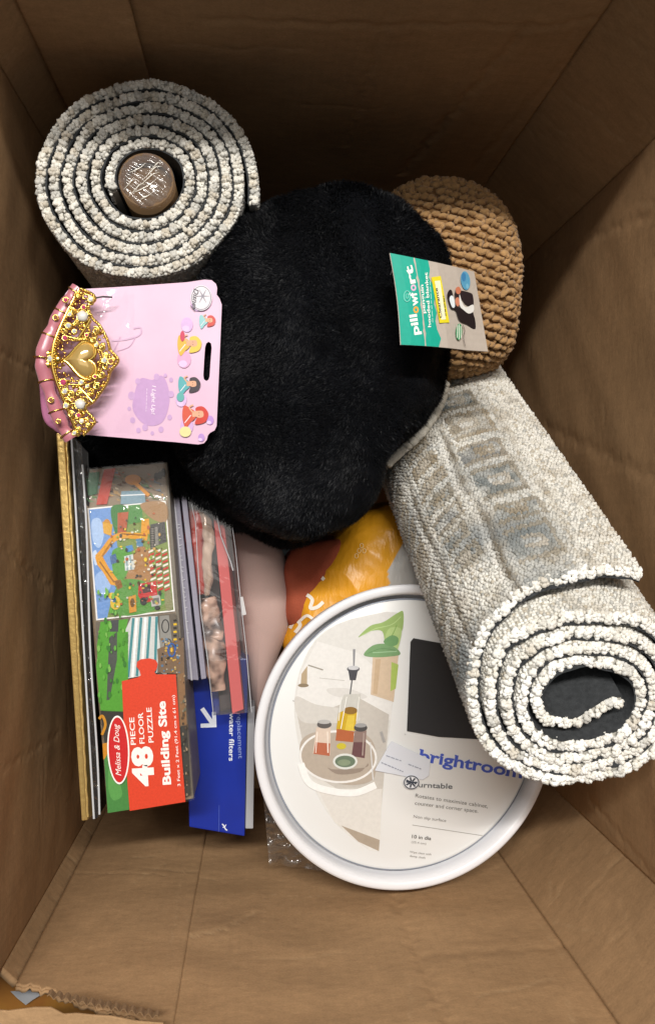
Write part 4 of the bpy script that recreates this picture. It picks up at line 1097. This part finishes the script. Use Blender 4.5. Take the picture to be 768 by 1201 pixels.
# red puzzle piece panel
RED = '#d8472e'
ar.poly([(280, 168), (335, 155), (345, 148), (340, 130), (330, 118), (332, 102), (345, 93), (375, 90), (395, 95), (403, 108), (400, 125), (392, 138), (398, 145), (465, 145), (478, 330), (498, 582), (307, 613), (290, 400)], RED)
# oval badge and lettering
ar.ell(268, 404, 38, 118, '#f6f3ee', rot=-2, n=36); ar.ell(268, 404, 33, 112, '#c92a2c', rot=-2, n=36)
ar.text('Melissa & Doug', (278, 492), (268, 314), 19, '#f6f3ee', shear=.35)
ar.text('PIECE', (328, 386), (322, 292), 17, '#f6f3ee', bold=.012)
ar.text('FLOOR', (358, 382), (352, 275), 17, '#f6f3ee', bold=.012)
ar.text('PUZZLE', (389, 378), (381, 258), 17, '#f6f3ee', bold=.012)
ar.text('48', (388, 527), (380, 390), 66, '#f6f3ee', bold=.05)
ar.text('Building Site', (448, 522), (428, 236), 27, '#f6f3ee', bold=.035)
ar.text('3 Feet x 2 Feet (91.4 cm x 61 cm)', (481, 528), (461, 216), 10, '#f6f3ee', bold=.004)
for s_, h_ in ((0, 0), (24, 0), (70, 0), (120, 0), (205, 0)):
    pass
ar.build('printed_artwork', pz, mat('glossy_ink', attr=True, rough=0.35, var=0.09, vscale=600, spec=.4))
wq = [P(*c3(133, 147), zp + .0035), P(*c3(434, 121), zp + .0035), P(*c4(527, 586), zp + .0035), P(*c4(223, 630), zp + .0035)]
NU, NV = 40, 120
U, V_ = np.meshgrid(np.linspace(0, 1, NU), np.linspace(0, 1, NV), indexing='ij')
S = (1 - U)[..., None] * ((1 - V_)[..., None] * wq[0] + V_[..., None] * wq[3]) + U[..., None] * ((1 - V_)[..., None] * wq[1] + V_[..., None] * wq[2])
ed = np.minimum(np.minimum(V_, 1 - V_) / .10, 1)
S[..., 2] += 0.0006 * sm_noise(S[..., 0], S[..., 1], 0, 150, 80) * (1.6 - ed) - .0022 * (1 - np.minimum(np.minimum(U, 1 - U) / .04, 1))
mesh_np('shrink_wrap', S.reshape(-1, 3), grid_faces(NU, NV), film('shrink_wrap', (1, 1, 1), 0.035, 60, .07, .45, .02), pz)

# ================================================================== FLAT THINGS ON EDGE AT THE LEFT
gold = mat('gold_foil', (0.80, .56, .20), .35, 0.65, bump=.5, bscale=260, bdist=.001)
gf_ = thing('gold_edged_frame', 'slim gold-edged picture frame standing on edge, nearest the left wall', 'frame')
zf = .34
fr = [P(66, 508, zf), P(75, 507, zf), P(103, 962, zf - .02), P(96, 963, zf - .02)]
prism('gold_edge', fr, (0.002, 0, -.012), gold, gf_, .001)
prism('backing_board', [p + np.array([.0006, 0, -.0125]) for p in fr], (.006, 0, -.30), mat('dark_board', '#1c1a18', .6), gf_)
tube('beaded_trim', np.array([P(78 + 25 * t, 510 + 448 * t + 0, zf - .003) + np.array([0.0002 * math.sin(t * 120), 0, 0]) for t in np.linspace(0, 1, 200)]), .0011, gold, gf_, 6)
bf = thing('black_display_frame', 'thin black frame with pale edges in clear film, between gold frame and puzzle box', 'frame')
bq = [P(88, 515, zf - .012), P(104, 530, zf - .012), P(116, 958, zf - .03), P(112, 962, zf - .03)]
prism('frame_panel', bq, (.008, 0, -.29), mat('black_gloss', (.012, .012, .014), .25), bf)
tube('pale_edge', [P(84 + 26.5 * t, 510 + 450 * t, zf - .006) for t in np.linspace(0, 1, 60)], .0009, mat('pale_edge', '#c9ccd0', .3), bf, 6)
tube('pale_edge', [P(97 + 19.5 * t, 545 + 410 * t, zf - .006) + np.array([.0008 * math.sin(9 * t), 0, 0]) for t in np.linspace(0, 1, 60)], .0009, bpy.data.materials['pale_edge'], bf, 6)
NU, NV = 12, 90
U, V_ = np.meshgrid(np.linspace(0, 1, NU), np.linspace(0, 1, NV), indexing='ij')
a_, b_, c_, d_2 = P(84, 510, zf - .004), P(96, 520, zf - .004), P(117, 958, zf - .02), P(110, 962, zf - .02)
S = (1 - U)[..., None] * ((1 - V_)[..., None] * a_ + V_[..., None] * d_2) + U[..., None] * ((1 - V_)[..., None] * b_ + V_[..., None] * c_)
S[..., 2] += .002 * sm_noise(S[..., 0], S[..., 1], 0, 120, 90)
mesh_np('film_cover', S.reshape(-1, 3), grid_faces(NU, NV), film('frame_film', (.95, .97, .97), .05, 120, .08, .6, .03), bf)

# grey boards right of the puzzle
M_GB = mat('grey_board', '#8f8c9c', .5, var=.08, vscale=80, bump=.2, bscale=400)
zb_ = .30
gb = thing('grey_book', 'thin grey shrink-wrapped book standing on edge against the puzzle box', 'book', 'thin grey books')
prism('cover', [P(200, 572, zb_), P(209, 572, zb_), P(233, 798, zb_), P(220, 797, zb_)], (.003, 0, -.29), M_GB, gb)
prism('pages', [P(202.5, 571, zb_ + .0012), P(204, 571, zb_ + .0012), P(226, 798, zb_ + .0012), P(224, 798, zb_ + .0012)], (0, 0, -.002), mat('page_edge', '#c9c8d0', .6), gb, .0002)
gb2 = thing('grey_book', 'slimmer grey shrink-wrapped book, second from the puzzle box, beside the gift pack', 'book', 'thin grey books')
prism('cover', [P(211.5, 574, zb_), P(218, 574, zb_), P(242, 796, zb_), P(236, 797, zb_)], (.003, 0, -.29), M_GB, gb2)
ar = Art(flat(zb_), conv=c3, off=.0016)
for k_ in range(34):
    y = 330 + k_ * 12; x = 468 + (y - 330) * .085
    if k_ % 3: ar.line((x, y), (x + rr_.uniform(3, 9), y + rr_.uniform(-6, 6)), 2.2, '#dadae2')
ar.build('spine_lettering', gb)
# gift pack: scrunchies in a clear box
gp_ = thing('gift_pack', 'clear plastic gift pack with coral strip and satin hair scrunchies, standing on edge', 'gift pack')
zg = .292
def Q(u, v, z, c=c3): return P(*c(u, v), z)
prism('coral_strip', [Q(583, 222, zg), Q(618, 222, zg), Q(697, 272, zg, c4), Q(657, 286, zg, c4)], (.001, 0, -.24), mat('coral_card', '#e0605c', .55), gp_)
prism('dark_card', [Q(556, 300, zg - .02), Q(588, 300, zg - .02), Q(655, 270, zg - .02, c4), Q(615, 280, zg - .02, c4)], (.001, 0, -.22), mat('brown_card', '#4f4543', .7), gp_)
def satin_tube(name, pts, r, m, squash=.7, seed=0):
    path = catmull(pts, 16); n_ = len(path); k = 28
    rs = np.array(r) if not np.isscalar(r) else np.full(n_, r)
    rs = np.interp(np.linspace(0, 1, n_), np.linspace(0, 1, len(rs)), rs)
    v, f = tube_arrays(path, rs, k, squash)
    an_ = np.repeat(np.linspace(0, 6.283, k, endpoint=False), n_); s_ = np.tile(np.arange(n_), k)
    c = np.tile(path, (k, 1)); d = v - c
    v = c + d * (1 + 0.16 * np.sin(an_ * 3 + s_ * 0.10 + seed) + 0.14 * np.sin(s_ * 0.23 + an_ + seed) + .07 * np.sin(s_ * .5 - an_ * 2))[:, None]
    return mesh_np(name, v, f, m, gp_)
M_SAT = mat('gold_satin', '#d2b39a', .22, 0.15, spec=.8, sheen=.3, bump=.3, bscale=60, bdist=.002)
M_RST = mat('red_satin', '#c03a28', .32, spec=.7, bump=.3, bscale=60, bdist=.002)
M_LEO = mat('leopard_satin', '#dcb49c', .3, spec=.7, col2='#4a2c20', vscale=95, detail=1)
satin_tube('red_scrunchie', [Q(518, 235, zg - .010), Q(526, 320, zg - .008), Q(534, 400, zg - .008), Q(544, 480, zg - .008), Q(556, 580, zg - .010)], [.005, .0085, .0100, .0085, .004], M_RST)
satin_tube('satin_scrunchie', [Q(548, 285, zg - .003), Q(566, 330, zg - .001), Q(574, 380, zg - .001), Q(572, 450, zg - .001), Q(574, 520, zg - .002), Q(570, 585, zg - .004)], [.002, .0040, .0052, .0038, .0042, .002], M_SAT, seed=2)
satin_tube('leopard_scrunchie', [Q(568, 595, zg - .006), Q(580, 650, zg - .006), Q(590, 720, zg - .006), Q(590, 30, zg - .006, c4), Q(598, 110, zg - .006, c4), Q(606, 205, zg - .008, c4)], [.006, .0085, .0095, .0085, .0085, .006], M_LEO, seed=4)
gm = film('gift_box_film', (.93, .94, .96), .09, 22, .06, .35, .05, dist=.004)
def film_box(name, quad, depth, m, parent, wob=.0012, seed=0):
    NU, NV = 20, 60
    U, V_ = np.meshgrid(np.linspace(0, 1, NU), np.linspace(0, 1, NV), indexing='ij')
    S = (1 - U)[..., None] * ((1 - V_)[..., None] * quad[0] + V_[..., None] * quad[3]) + U[..., None] * ((1 - V_)[..., None] * quad[1] + V_[..., None] * quad[2])
    S[..., 2] += wob * sm_noise(S[..., 0], S[..., 1], 0, 60, seed)
    idx = np.arange(NU * NV).reshape(NU, NV); border = np.concatenate([idx[:, 0], idx[-1, 1:], idx[-2::-1, -1], idx[0, -2:0:-1]])
    v = S.reshape(-1, 3); low = v[border] + np.array([0, 0, -depth]); k = len(v); nb = len(border); b = np.arange(nb)
    f3 = np.stack([border, np.roll(border, -1), k + np.roll(b, -1), k + b], -1)
    return mesh_np(name, np.vstack([v, low]), np.vstack([grid_faces(NU, NV), f3]), m, parent, smooth=False)
film_box('clear_box', [Q(500, 215, zg + .006), Q(636, 206, zg + .006), Q(724, 282, zg + .004, c4), Q(592, 292, zg + .004, c4)], .23, gm, gp_)
edge_m = mat('fold_glint', '#c9cbd0', .12, spec=1)  # pale tubes drawn as bright glints on the film's edges and streak
tube('fold_glint', [Q(500, 215, zg + .0064), Q(560, 209, zg + .0068), Q(636, 206, zg + .0064)], .0005, edge_m, gp_, 5)
tube('fold_glint', [Q(636, 206, zg + .0064), Q(668, 420, zg + .0068), Q(690, 640, zg + .0064), Q(705, 60, zg + .0064, c4), Q(724, 282, zg + .0044, c4)], .0004, edge_m, gp_, 5)
tube('fold_glint', [Q(592, 222, zg + .007), Q(602, 300, zg + .0074), Q(618, 380, zg + .0074), Q(652, 470, zg + .007), Q(660, 500, zg + .007)], .0006, edge_m, gp_, 5)
tube('fold_glint', [Q(505, 220, zg + .0064), Q(530, 330, zg + .0068), Q(548, 640, zg + .0064), Q(572, 100, zg + .0064, c4), Q(592, 290, zg + .0044, c4)], .0004, edge_m, gp_, 5)
o = prism('side_sticker', [Q(684, 592, zg - .02), Q(694, 590, zg - .02), Q(706, 652, zg - .02), Q(692, 656, zg - .02)], (0, 0, -.0006), mat('white_sticker', (.7, .7, .7), .5), gp_, .0001)

# blue filter box
bb_ = thing('filter_box', 'deep blue replacement water filters box with a white arrow, standing at the near end', 'box')
zq = .262
M_BL = mat('blue_print', '#0c2a94', .35, var=.08, vscale=50, coat=.2)
bq = [P(217, 775, zq), P(284, 772, zq), P(288, 980, zq), P(222, 970, zq)]
prism('carton', [P(217, 775, zq), P(291, 772, zq), P(287, 981, zq), P(222, 970, zq)], (0, 0, -.255), M_BL, bb_, .0012)
prism('side_panel', [P(290.6, 830, zq - .003), P(299, 828, zq - .003), P(297, 972, zq - .003), P(287.8, 972, zq - .003)], (0, 0, -.25), mat('grey_panel', '#a4a6aa', .5), bb_, .0008)
ar = Art(flat(zq), conv=c4, off=.0004)
ar.line((553, 268), (590, 322), 15, '#dfe4ee'); ar.line((548, 328), (598, 326), 14, '#dfe4ee'); ar.line((596, 333), (594, 280), 14, '#dfe4ee')
ar.build('printed_arrow', bb_); ar = Art(flat(zq), conv=c4, off=.0004)
ar.text('replacement', (673, 285), (679, 442), 16, '#8c9cd0', bold=.002)
ar.text('water filters', (648, 283), (646, 450), 17, '#dfe4ee', bold=.016)
ar.build('printed_text', bb_); ar = Art(flat(zq), conv=c4, off=.0004)
ar.line((612, 603), (611, 695), 1.2, '#5a70c0'); ar.path([(622, 668), (628, 674), (634, 686), (640, 690)], 4, '#dfe4ee'); ar.path([(624, 680), (631, 678), (636, 670)], 3, '#dfe4ee')
ar.build('printed_mark', bb_)

# ================================================================== TIARA ON ITS CARD
ti = thing('toy_tiara', 'gold toy tiara with jewels and pink ribbon mounted on a pale pink card', 'tiara')
c2_ = lambda u, v: (30 + u * .3386, 310 + v * .3386)
zc_ = .412
cardp = plane3(P(*c2_(150, 90), .408), P(*c2_(650, 55), .414), P(*c2_(250, 590), .402))
card_out = [(140, 100), (150, 88), (300, 80), (420, 72), (560, 62), (620, 53), (645, 55), (660, 68), (664, 82), (662, 105), (672, 118), (680, 140), (676, 240), (670, 380), (666, 470), (662, 560), (655, 575), (640, 583),
            (632, 592), (628, 608), (618, 620), (598, 624), (520, 616), (400, 606), (230, 592), (150, 585), (90, 560), (70, 480), (62, 330), (90, 200)]
def solid_from(name, pts, plane, conv, thick, m, parent, holes=None):
    bm = bmesh.new()
    def loop(ps, off): return [bm.verts.new(tuple(plane.at(*conv(*p), off))) for p in ps]
    edges = []
    rings_top, rings_bot = [], []
    for ps in [pts] + (holes or []):
        t_ = loop(ps, 0); rings_top.append(t_)
        for i in range(len(t_)): edges.append(bm.edges.new((t_[i], t_[(i + 1) % len(t_)])))
    bmesh.ops.triangle_fill(bm, use_beauty=True, edges=edges)
    geom = bm.faces[:]
    r = bmesh.ops.extrude_face_region(bm, geom=geom)
    vs = [g for g in r['geom'] if isinstance(g, bmesh.types.BMVert)]
    bmesh.ops.translate(bm, verts=vs, vec=tuple(-plane.n * thick))
    bmesh.ops.recalc_face_normals(bm, faces=bm.faces)
    me = bpy.data.meshes.new(name); bm.to_mesh(me); bm.free()
    return link(name, me, m, parent)
slot = [(622, 288), (626, 274), (634, 268), (643, 274), (645, 290), (641, 340), (638, 388), (634, 400), (626, 404), (618, 398), (616, 385), (619, 330)]
card = solid_from('backer_card', card_out, cardp, c2_, .0009, mat('pink_card', '#dcb5cd', .4, coat=.25, col2='#e2bfd6', vscale=18), ti, [slot])
ar = Art(cardp, conv=c2_, off=.0003)
def band(pts, col): ar.blob(pts, col)
# soft print: lilac wash, splash, edge decoration
ar.blob([(380, 440), (400, 395), (440, 400), (470, 385), (490, 410), (500, 470), (480, 540), (440, 560), (400, 545), (372, 500)], '#bf98c6')
for (x, y, r_) in [(368, 455, 12), (372, 540, 9), (392, 575, 8), (440, 585, 6), (470, 572, 9), (505, 400, 7), (360, 500, 6), (500, 530, 8), (415, 565, 10), (455, 390, 10), (390, 405, 9), (505, 450, 10), (485, 385, 6)]: ar.ell(x, y, r_, r_ * 1.2, '#c5a0cb')
ar.path([(300, 265), (350, 260), (395, 245), (400, 220), (375, 222)], 6, '#cfaecb'); ar.path([(320, 300), (360, 285), (380, 255)], 3, '#cfaecb'); ar.path([(260, 330), (300, 310), (330, 250)], 2.5, '#cdabc9')
ar.text('I Light Up!', (440, 420), (437, 520), 13, '#f3e6f2', shear=.2, bold=.01)
ar.dashes((422, 430), (419, 510), 2.5, '#e0c8e2', 7)
for (x, y, r_, c) in [(600, 130, 34, '#c79fd2'), (560, 210, 26, '#d2aedb'), (550, 330, 30, '#d9a5c9'), (560, 560, 28, '#cfaad9'), (540, 470, 24, '#d3b1dc'), (640, 540, 16, '#b98fd0'), (610, 600, 14, '#b88fcf')]:
    x = min(x, 648 if y < 250 else 640); ar.ell(x, y, r_ * .8, r_, c, n=14)
    ar.ell(x - 4, y + r_ * .5, r_ * .5, r_ * .4, '#dcc0e4', n=10)
# generic little dolls in coloured gowns (plain stand-ins)
def doll(x, y, s_, hair, dress, skin='#d9a585'):
    # head towards the card edge, gown spreading the other way
    ar.blob([(x - 22 * s_, y + 34 * s_), (x - 30 * s_, y + 6 * s_), (x - 26 * s_, y - 22 * s_), (x - 10 * s_, y - 16 * s_), (x + 2 * s_, y - 7 * s_), (x + 4 * s_, y + 8 * s_), (x - 8 * s_, y + 20 * s_)], dress)
    ar.blob([(x + 2 * s_, y + 24 * s_), (x + 8 * s_, y + 4 * s_), (x + 4 * s_, y - 16 * s_), (x + 22 * s_, y - 20 * s_), (x + 36 * s_, y - 4 * s_), (x + 32 * s_, y + 16 * s_), (x + 18 * s_, y + 24 * s_)], hair)
    ar.blob([(x - 4 * s_, y - 6 * s_), (x + 8 * s_, y - 9 * s_), (x + 22 * s_, y - 8 * s_), (x + 24 * s_, y + 5 * s_), (x + 14 * s_, y + 9 * s_), (x + 4 * s_, y + 6 * s_), (x - 4 * s_, y + 6 * s_)], skin)
    ar.path([(x - 4 * s_, y - 6 * s_), (x - 12 * s_, y - 18 * s_), (x - 2 * s_, y - 24 * s_)], 4 * s_, skin)
    ar.line((x - 24 * s_, y + 22 * s_), (x - 8 * s_, y + 2 * s_), 2 * s_, '#f2e6ee')
    ar.ell(x + 13 * s_, y - 4 * s_, 1.2, 1.6, '#5a3530', n=6); ar.ell(x + 13 * s_, y + 3 * s_, 1.2, 1.6, '#5a3530', n=6)
doll(628, 195, .85, '#c8453a', '#8fc4c6'); doll(565, 275, 1.25, '#e2bf4a', '#dfae3e'); doll(565, 415, 1.15, '#3a3038', '#57a8ae'); doll(585, 520, 1.35, '#c93a2c', '#d0543c'); ar.ell(555, 580, 20, 18, '#e4d79a')
ar.ell(545, 250, 8, 18, '#c8375a'); ar.ell(538, 460, 13, 16, '#5fa9a5')
# round emblem
ar.ell(610, 118, 37, 44, '#dcd6dc', n=30); ar.ring(610, 118, 33, 40, 2.4, '#7e7684'); 
for a_ in range(0, 360, 60): ar.line((615, 112), (615 + 24 * math.cos(math.radians(a_)), 112 + 26 * math.sin(math.radians(a_))), 5, '#8b8692', 1)
ar.text('Disney', (585, 85), (577, 162), 17, '#4a4450', shear=.3, bold=.02)
ar.build('card_print', ti)
# film lens over the card
bl = mesh_np('blister_film', np.array([cardp.at(*c2_(u, v), .004 + .010 * math.sin(max(0, min(1, (u - 140) / 220)) * 3.14) * 0.6 + .0008 * math.sin(u * .05 + v * .03)) for u in np.linspace(150, 380, 40) for v in np.linspace(95, 585, 60)]),
        grid_faces(40, 60), film('blister_film', (1, .99, 1), .015, 25, .08, .5, .02), ti)
# ribbon band
M_RIB = mat('pink_satin', '#b9717f', .3, spec=.7, sheen=.3, bump=.3, bscale=200, stretch=(1, .2, 1))
zt_ = .428
tiarap = Plane(cardp.p + np.array([0, 0, .012]), cardp.n)
def TQ(u, v, off=0): return tiarap.at(*c2_(u, v), off)
rib = catmull([TQ(178, 78, -.004), TQ(150, 120, -.002), TQ(112, 195, .002), TQ(84, 262, .004), TQ(66, 330, .006), TQ(76, 395, .004), (TQ(100, 480, .002)), TQ(128, 560, -.001), TQ(155, 605, -.003)], 26)
rw = .0050 * (1 - .22 * np.abs(np.sin(np.linspace(0, 1, len(rib)) * 3.14 * 5)) ** 8)
tube('ribbon_band', rib, rw, M_RIB, ti, 16, .7)
# translucent pink headband behind
M_PKP = mat('pink_plastic', '#b8769a', .2, spec=.6)
tube('headband', catmull([TQ(172, 88, -.010), TQ(118, 170, -.012), TQ(70, 270, -.012), TQ(60, 340, -.012), TQ(62, 430, -.012), TQ(72, 520, -.012), TQ(100, 548, -.012), TQ(140, 575, -.010)], 16), .0062, M_PKP, ti, 14, .6)
GOLD = mat('gold_metal', (0.88, .62, .16), .20, 1.0, bump=.08, bscale=900, bdist=.0006)
gp2 = []
for t in np.linspace(.06, .94, 7):
    i = int(t * (len(rib) - 1)); c = rib[i]; d = rib[min(i + 1, len(rib) - 1)] - rib[i - 1]; d /= np.linalg.norm(d)
    s_ = np.cross(d, [0, 0, 1]); s_ /= np.linalg.norm(s_)
    an_ = np.linspace(0, 6.28, 20); ringp = c + np.outer(np.cos(an_), s_) * .0056 + np.outer(np.sin(an_), [0, 0, 1]) * .0042
    gp2.append(tube_arrays(ringp, .0005, 6, up=d))
multi('ribbon_wires', gp2, GOLD, ti)
# gold rails and scrolls
parts = []
rail1 = catmull([TQ(186, 86), TQ(146, 175, .003), TQ(112, 270, .006), TQ(104, 340, .007), TQ(118, 410, .006), TQ(150, 500, .003), TQ(184, 596)], 16)
parts.append(tube_arrays(rail1, .0013, 8))
outl = [(205, 92), (238, 108), (246, 128), (222, 150), (238, 190), (262, 215), (288, 262), (300, 300), (326, 335), (300, 372), (288, 410), (262, 450), (238, 480), (212, 500), (244, 540), (236, 562), (205, 592)]
parts.append(tube_arrays(catmull([TQ(*p, .004) for p in outl], 10), .0011, 8))
parts.append(tube_arrays(catmull([TQ(*p, .005) for p in [(140, 250), (190, 262), (240, 262), (268, 300), (276, 335), (266, 380), (240, 412), (190, 420), (140, 415)]], 10), .0010, 8))
parts.append(tube_arrays(catmull([TQ(*p, .005) for p in [(190, 262), (215, 225), (232, 195)]], 8), .0012, 8))
parts.append(tube_arrays(catmull([TQ(*p, .005) for p in [(190, 425), (215, 450), (240, 480)]], 8), .0012, 8))
def spiral(u, v, r, tn_, a0_, flip=1, off=.005, tr=.0008):
    pts = [TQ(u + flip * r * (1 - k / 34) * math.cos(a0_ + k * tn_ * 6.28 / 30), v + r * (1 - k / 34) * math.sin(a0_ + k * tn_ * 6.28 / 30), off) for k in range(30)]
    parts.append(tube_arrays(pts, tr, 6))
rs_ = np.random.default_rng(3)
for (u, v, r) in [(215, 120, 17), (190, 112, 13), (235, 140, 10), (170, 165, 15), (205, 170, 15), (160, 215, 16), (185, 205, 12), (140, 235, 12), (220, 215, 13), (252, 235, 14), (245, 265, 11), (272, 290, 13), (285, 320, 12), (285, 355, 12), (272, 385, 13),
                  (255, 425, 13), (232, 445, 13), (215, 470, 13), (195, 450, 12), (145, 430, 15), (165, 450, 13), (150, 475, 14), (175, 495, 14), (200, 520, 13), (185, 545, 14), (215, 545, 13), (225, 560, 9), (190, 575, 12), (130, 410, 12), (165, 520, 12), (308, 335, 9)]:
    spiral(u, v, r, rs_.uniform(1.2, 2.0), rs_.uniform(0, 6.28), rs_.choice([-1, 1]), .004 + rs_.uniform(0, .003), rs_.uniform(.0006, .001))
multi('gold_frame', parts, GOLD, ti)
# beading
cen = []
for line_, off_, stp_ in ((catmull([TQ(*p, .0052) for p in outl], 10), 0, .0019), (rail1 + np.array([.0016, 0, .001]), 0, .0018), (catmull([TQ(*p, .0062) for p in [(140, 262), (175, 268), (228, 268), (258, 300), (268, 335), (258, 375), (230, 402), (175, 408), (140, 402)]], 10), 0, .0016)):
    s_ = np.concatenate([[0], np.cumsum(np.linalg.norm(np.diff(line_, axis=0), axis=1))]); q_ = np.arange(0, s_[-1], stp_)
    cen.append(np.stack([np.interp(q_, s_, line_[:, k]) for k in range(3)], 1))
from mathutils.geometry import intersect_point_tri_2d
poly_in = [(190, 95), (240, 115), (225, 150), (245, 200), (285, 265), (320, 335), (285, 405), (240, 470), (215, 500), (238, 550), (195, 590), (155, 500), (120, 410), (108, 340), (118, 270), (150, 180)]
def inside(x, y, P_):
    r_ = False; j = len(P_) - 1
    for i in range(len(P_)):
        if (P_[i][1] > y) != (P_[j][1] > y) and x < (P_[j][0] - P_[i][0]) * (y - P_[i][1]) / (P_[j][1] - P_[i][1]) + P_[i][0]: r_ = not r_
        j = i
    return r_
fl_c = []
while len(fl_c) < 330:
    u, v = rs_.uniform(105, 325), rs_.uniform(92, 592)
    if not inside(u, v, poly_in): continue
    if ((u - 198) / 60) ** 2 + ((v - 335) / 66) ** 2 < 1: continue
    fl_c.append(TQ(u, v, rs_.uniform(.001, .006)))
cen = np.vstack(cen + [np.array(fl_c)]); k = len(cen); I3 = np.eye(3)
rad = np.concatenate([np.full(k - 330, .00085), rs_.uniform(.0006, .0014, 330)])[:, None]
v, f, _ = lumps(cen, I3[0] * rad, I3[1] * rad, I3[2] * rad, ICO2, .03)
o = mesh_np('gold_beading', v, f, GOLD, ti); o['kind'] = 'stuff'
# heart stone
hp = []
for t in np.linspace(0, 2 * np.pi, 48, endpoint=False):
    hx = 16 * math.sin(t) ** 3; hy = 13 * math.cos(t) - 5 * math.cos(2 * t) - 2 * math.cos(3 * t) - math.cos(4 * t)
    hp.append((196 + (hy + 2) * 3.7, 335 + hx * 3.85))
rings = []
for sc_, of in ((1.0, .002), (1.0, .0045), (.93, .006), (.80, .0075), (.55, .0088), (.25, .0093), (.02, .0094)):
    rings.append([TQ(198 + (x - 198) * sc_, 335 + (y - 335) * sc_, of) for x, y in hp])
v = np.array(rings).reshape(-1, 3); n_ = 48
f = np.array([[r * n_ + i, r * n_ + (i + 1) % n_, (r + 1) * n_ + (i + 1) % n_, (r + 1) * n_ + i] for r in range(6) for i in range(n_)])
o = mesh_np('heart_stone', v, f, mat('amber_stone', (.62, .42, .14), .10, .35, spec=1, coat=.5), ti)
hb = [TQ(198 + (x - 198) * 1.06, 335 + (y - 335) * 1.06, .0045) for x, y in hp]; hb.append(hb[0]); hb.append(hb[1])
tube('heart_setting', hb, .0013, GOLD, ti, 8)
# jewels
gem_cols = {'clear': mat('clear_gem', (.78, .80, .86), .08, .35, spec=1), 'pink': mat('pink_gem', (.70, .10, .24), .08, .3, spec=1), 'amber': mat('amber_gem', (.50, .22, .12), .1, .4, spec=1), 'milky': mat('milky_gem', (.70, .68, .64), .25, spec=.6)}
for (u, v_, r, kind) in [(160, 218, 9, 'clear'), (148, 260, 9, 'pink'), (212, 155, 8, 'pink'), (283, 337, 9, 'clear'), (304, 340, 9, 'amber'), (142, 412, 11, 'pink'), (148, 443, 9, 'clear'), (204, 412, 8, 'clear'), (98, 331, 11, 'clear'),
                         (64, 328, 12, 'pink'), (116, 190, 8, 'amber'), (100, 472, 8, 'amber'), (152, 492, 9, 'clear'), (194, 525, 8, 'pink'), (180, 586, 7, 'clear'), (150, 130, 8, 'pink'), (180, 238, 7, 'clear'), (222, 250, 6, 'pink'), (255, 285, 6, 'clear'),
                         (250, 392, 6, 'pink'), (225, 425, 6, 'clear'), (125, 545, 7, 'amber'), (190, 190, 0, ''), (208, 186, 19, 'milky'), (200, 487, 18, 'milky'), (236, 128, 9, 'milky'), (205, 545, 8, 'milky'), (165, 180, 7, 'clear'), (172, 470, 7, 'amber')]:
    if r == 0: continue
    c = TQ(u, v_, .0075); R_ = r * .3386 * (1 - .425) / F
    bv, bf_ = ICO2 if kind == 'milky' else ICO1
    vv = bv * np.array([R_, R_, R_ * .6]) + c
    if kind == 'milky': vv = c + bv * np.array([R_, R_, R_ * .6]) * (1 + .12 * np.sin(5 * np.arctan2(bv[:, 1], bv[:, 0])))[:, None]
    mesh_np('jewel', vv, bf_, gem_cols[kind], ti, smooth=(kind == 'milky'))
    an_ = np.linspace(0, 6.6, 16)
    tube('jewel_setting', c + np.stack([np.cos(an_) * R_ * 1.08, np.sin(an_) * R_ * 1.08, np.full(16, -R_ * .25)], 1), .0005, GOLD, ti, 6)
# little gold flower at the middle of the band
pet = []
for k_ in range(6):
    a_ = k_ * 1.047; pet.append(TQ(98 + 22 * math.cos(a_), 331 + 22 * math.sin(a_), .006))
for k_ in range(5):
    a_ = k_ * 1.257 + .3; pet.append(TQ(76 + 18 * math.cos(a_), 328 + 26 * math.sin(a_), .004))
pet = np.array(pet); rad = np.full((len(pet), 1), .0029)
v, f, _ = lumps(pet, I3[0] * rad, I3[1] * rad, I3[2] * rad * .6, ICO2, .05)
mesh_np('gold_flower', v, f, GOLD, ti)
for (u, v_) in ((298, 112), (248, 546)):
    tube('fixing_tie', [TQ(u, v_, -.002), TQ(u - 25, v_ + 4, .004), TQ(u - 55, v_ + 8, .003)], .0006, mat('tie_black', (.02, .02, .02), .4), ti, 5)

for m_ in list(bpy.data.materials):
    if m_.users == 0: bpy.data.materials.remove(m_)
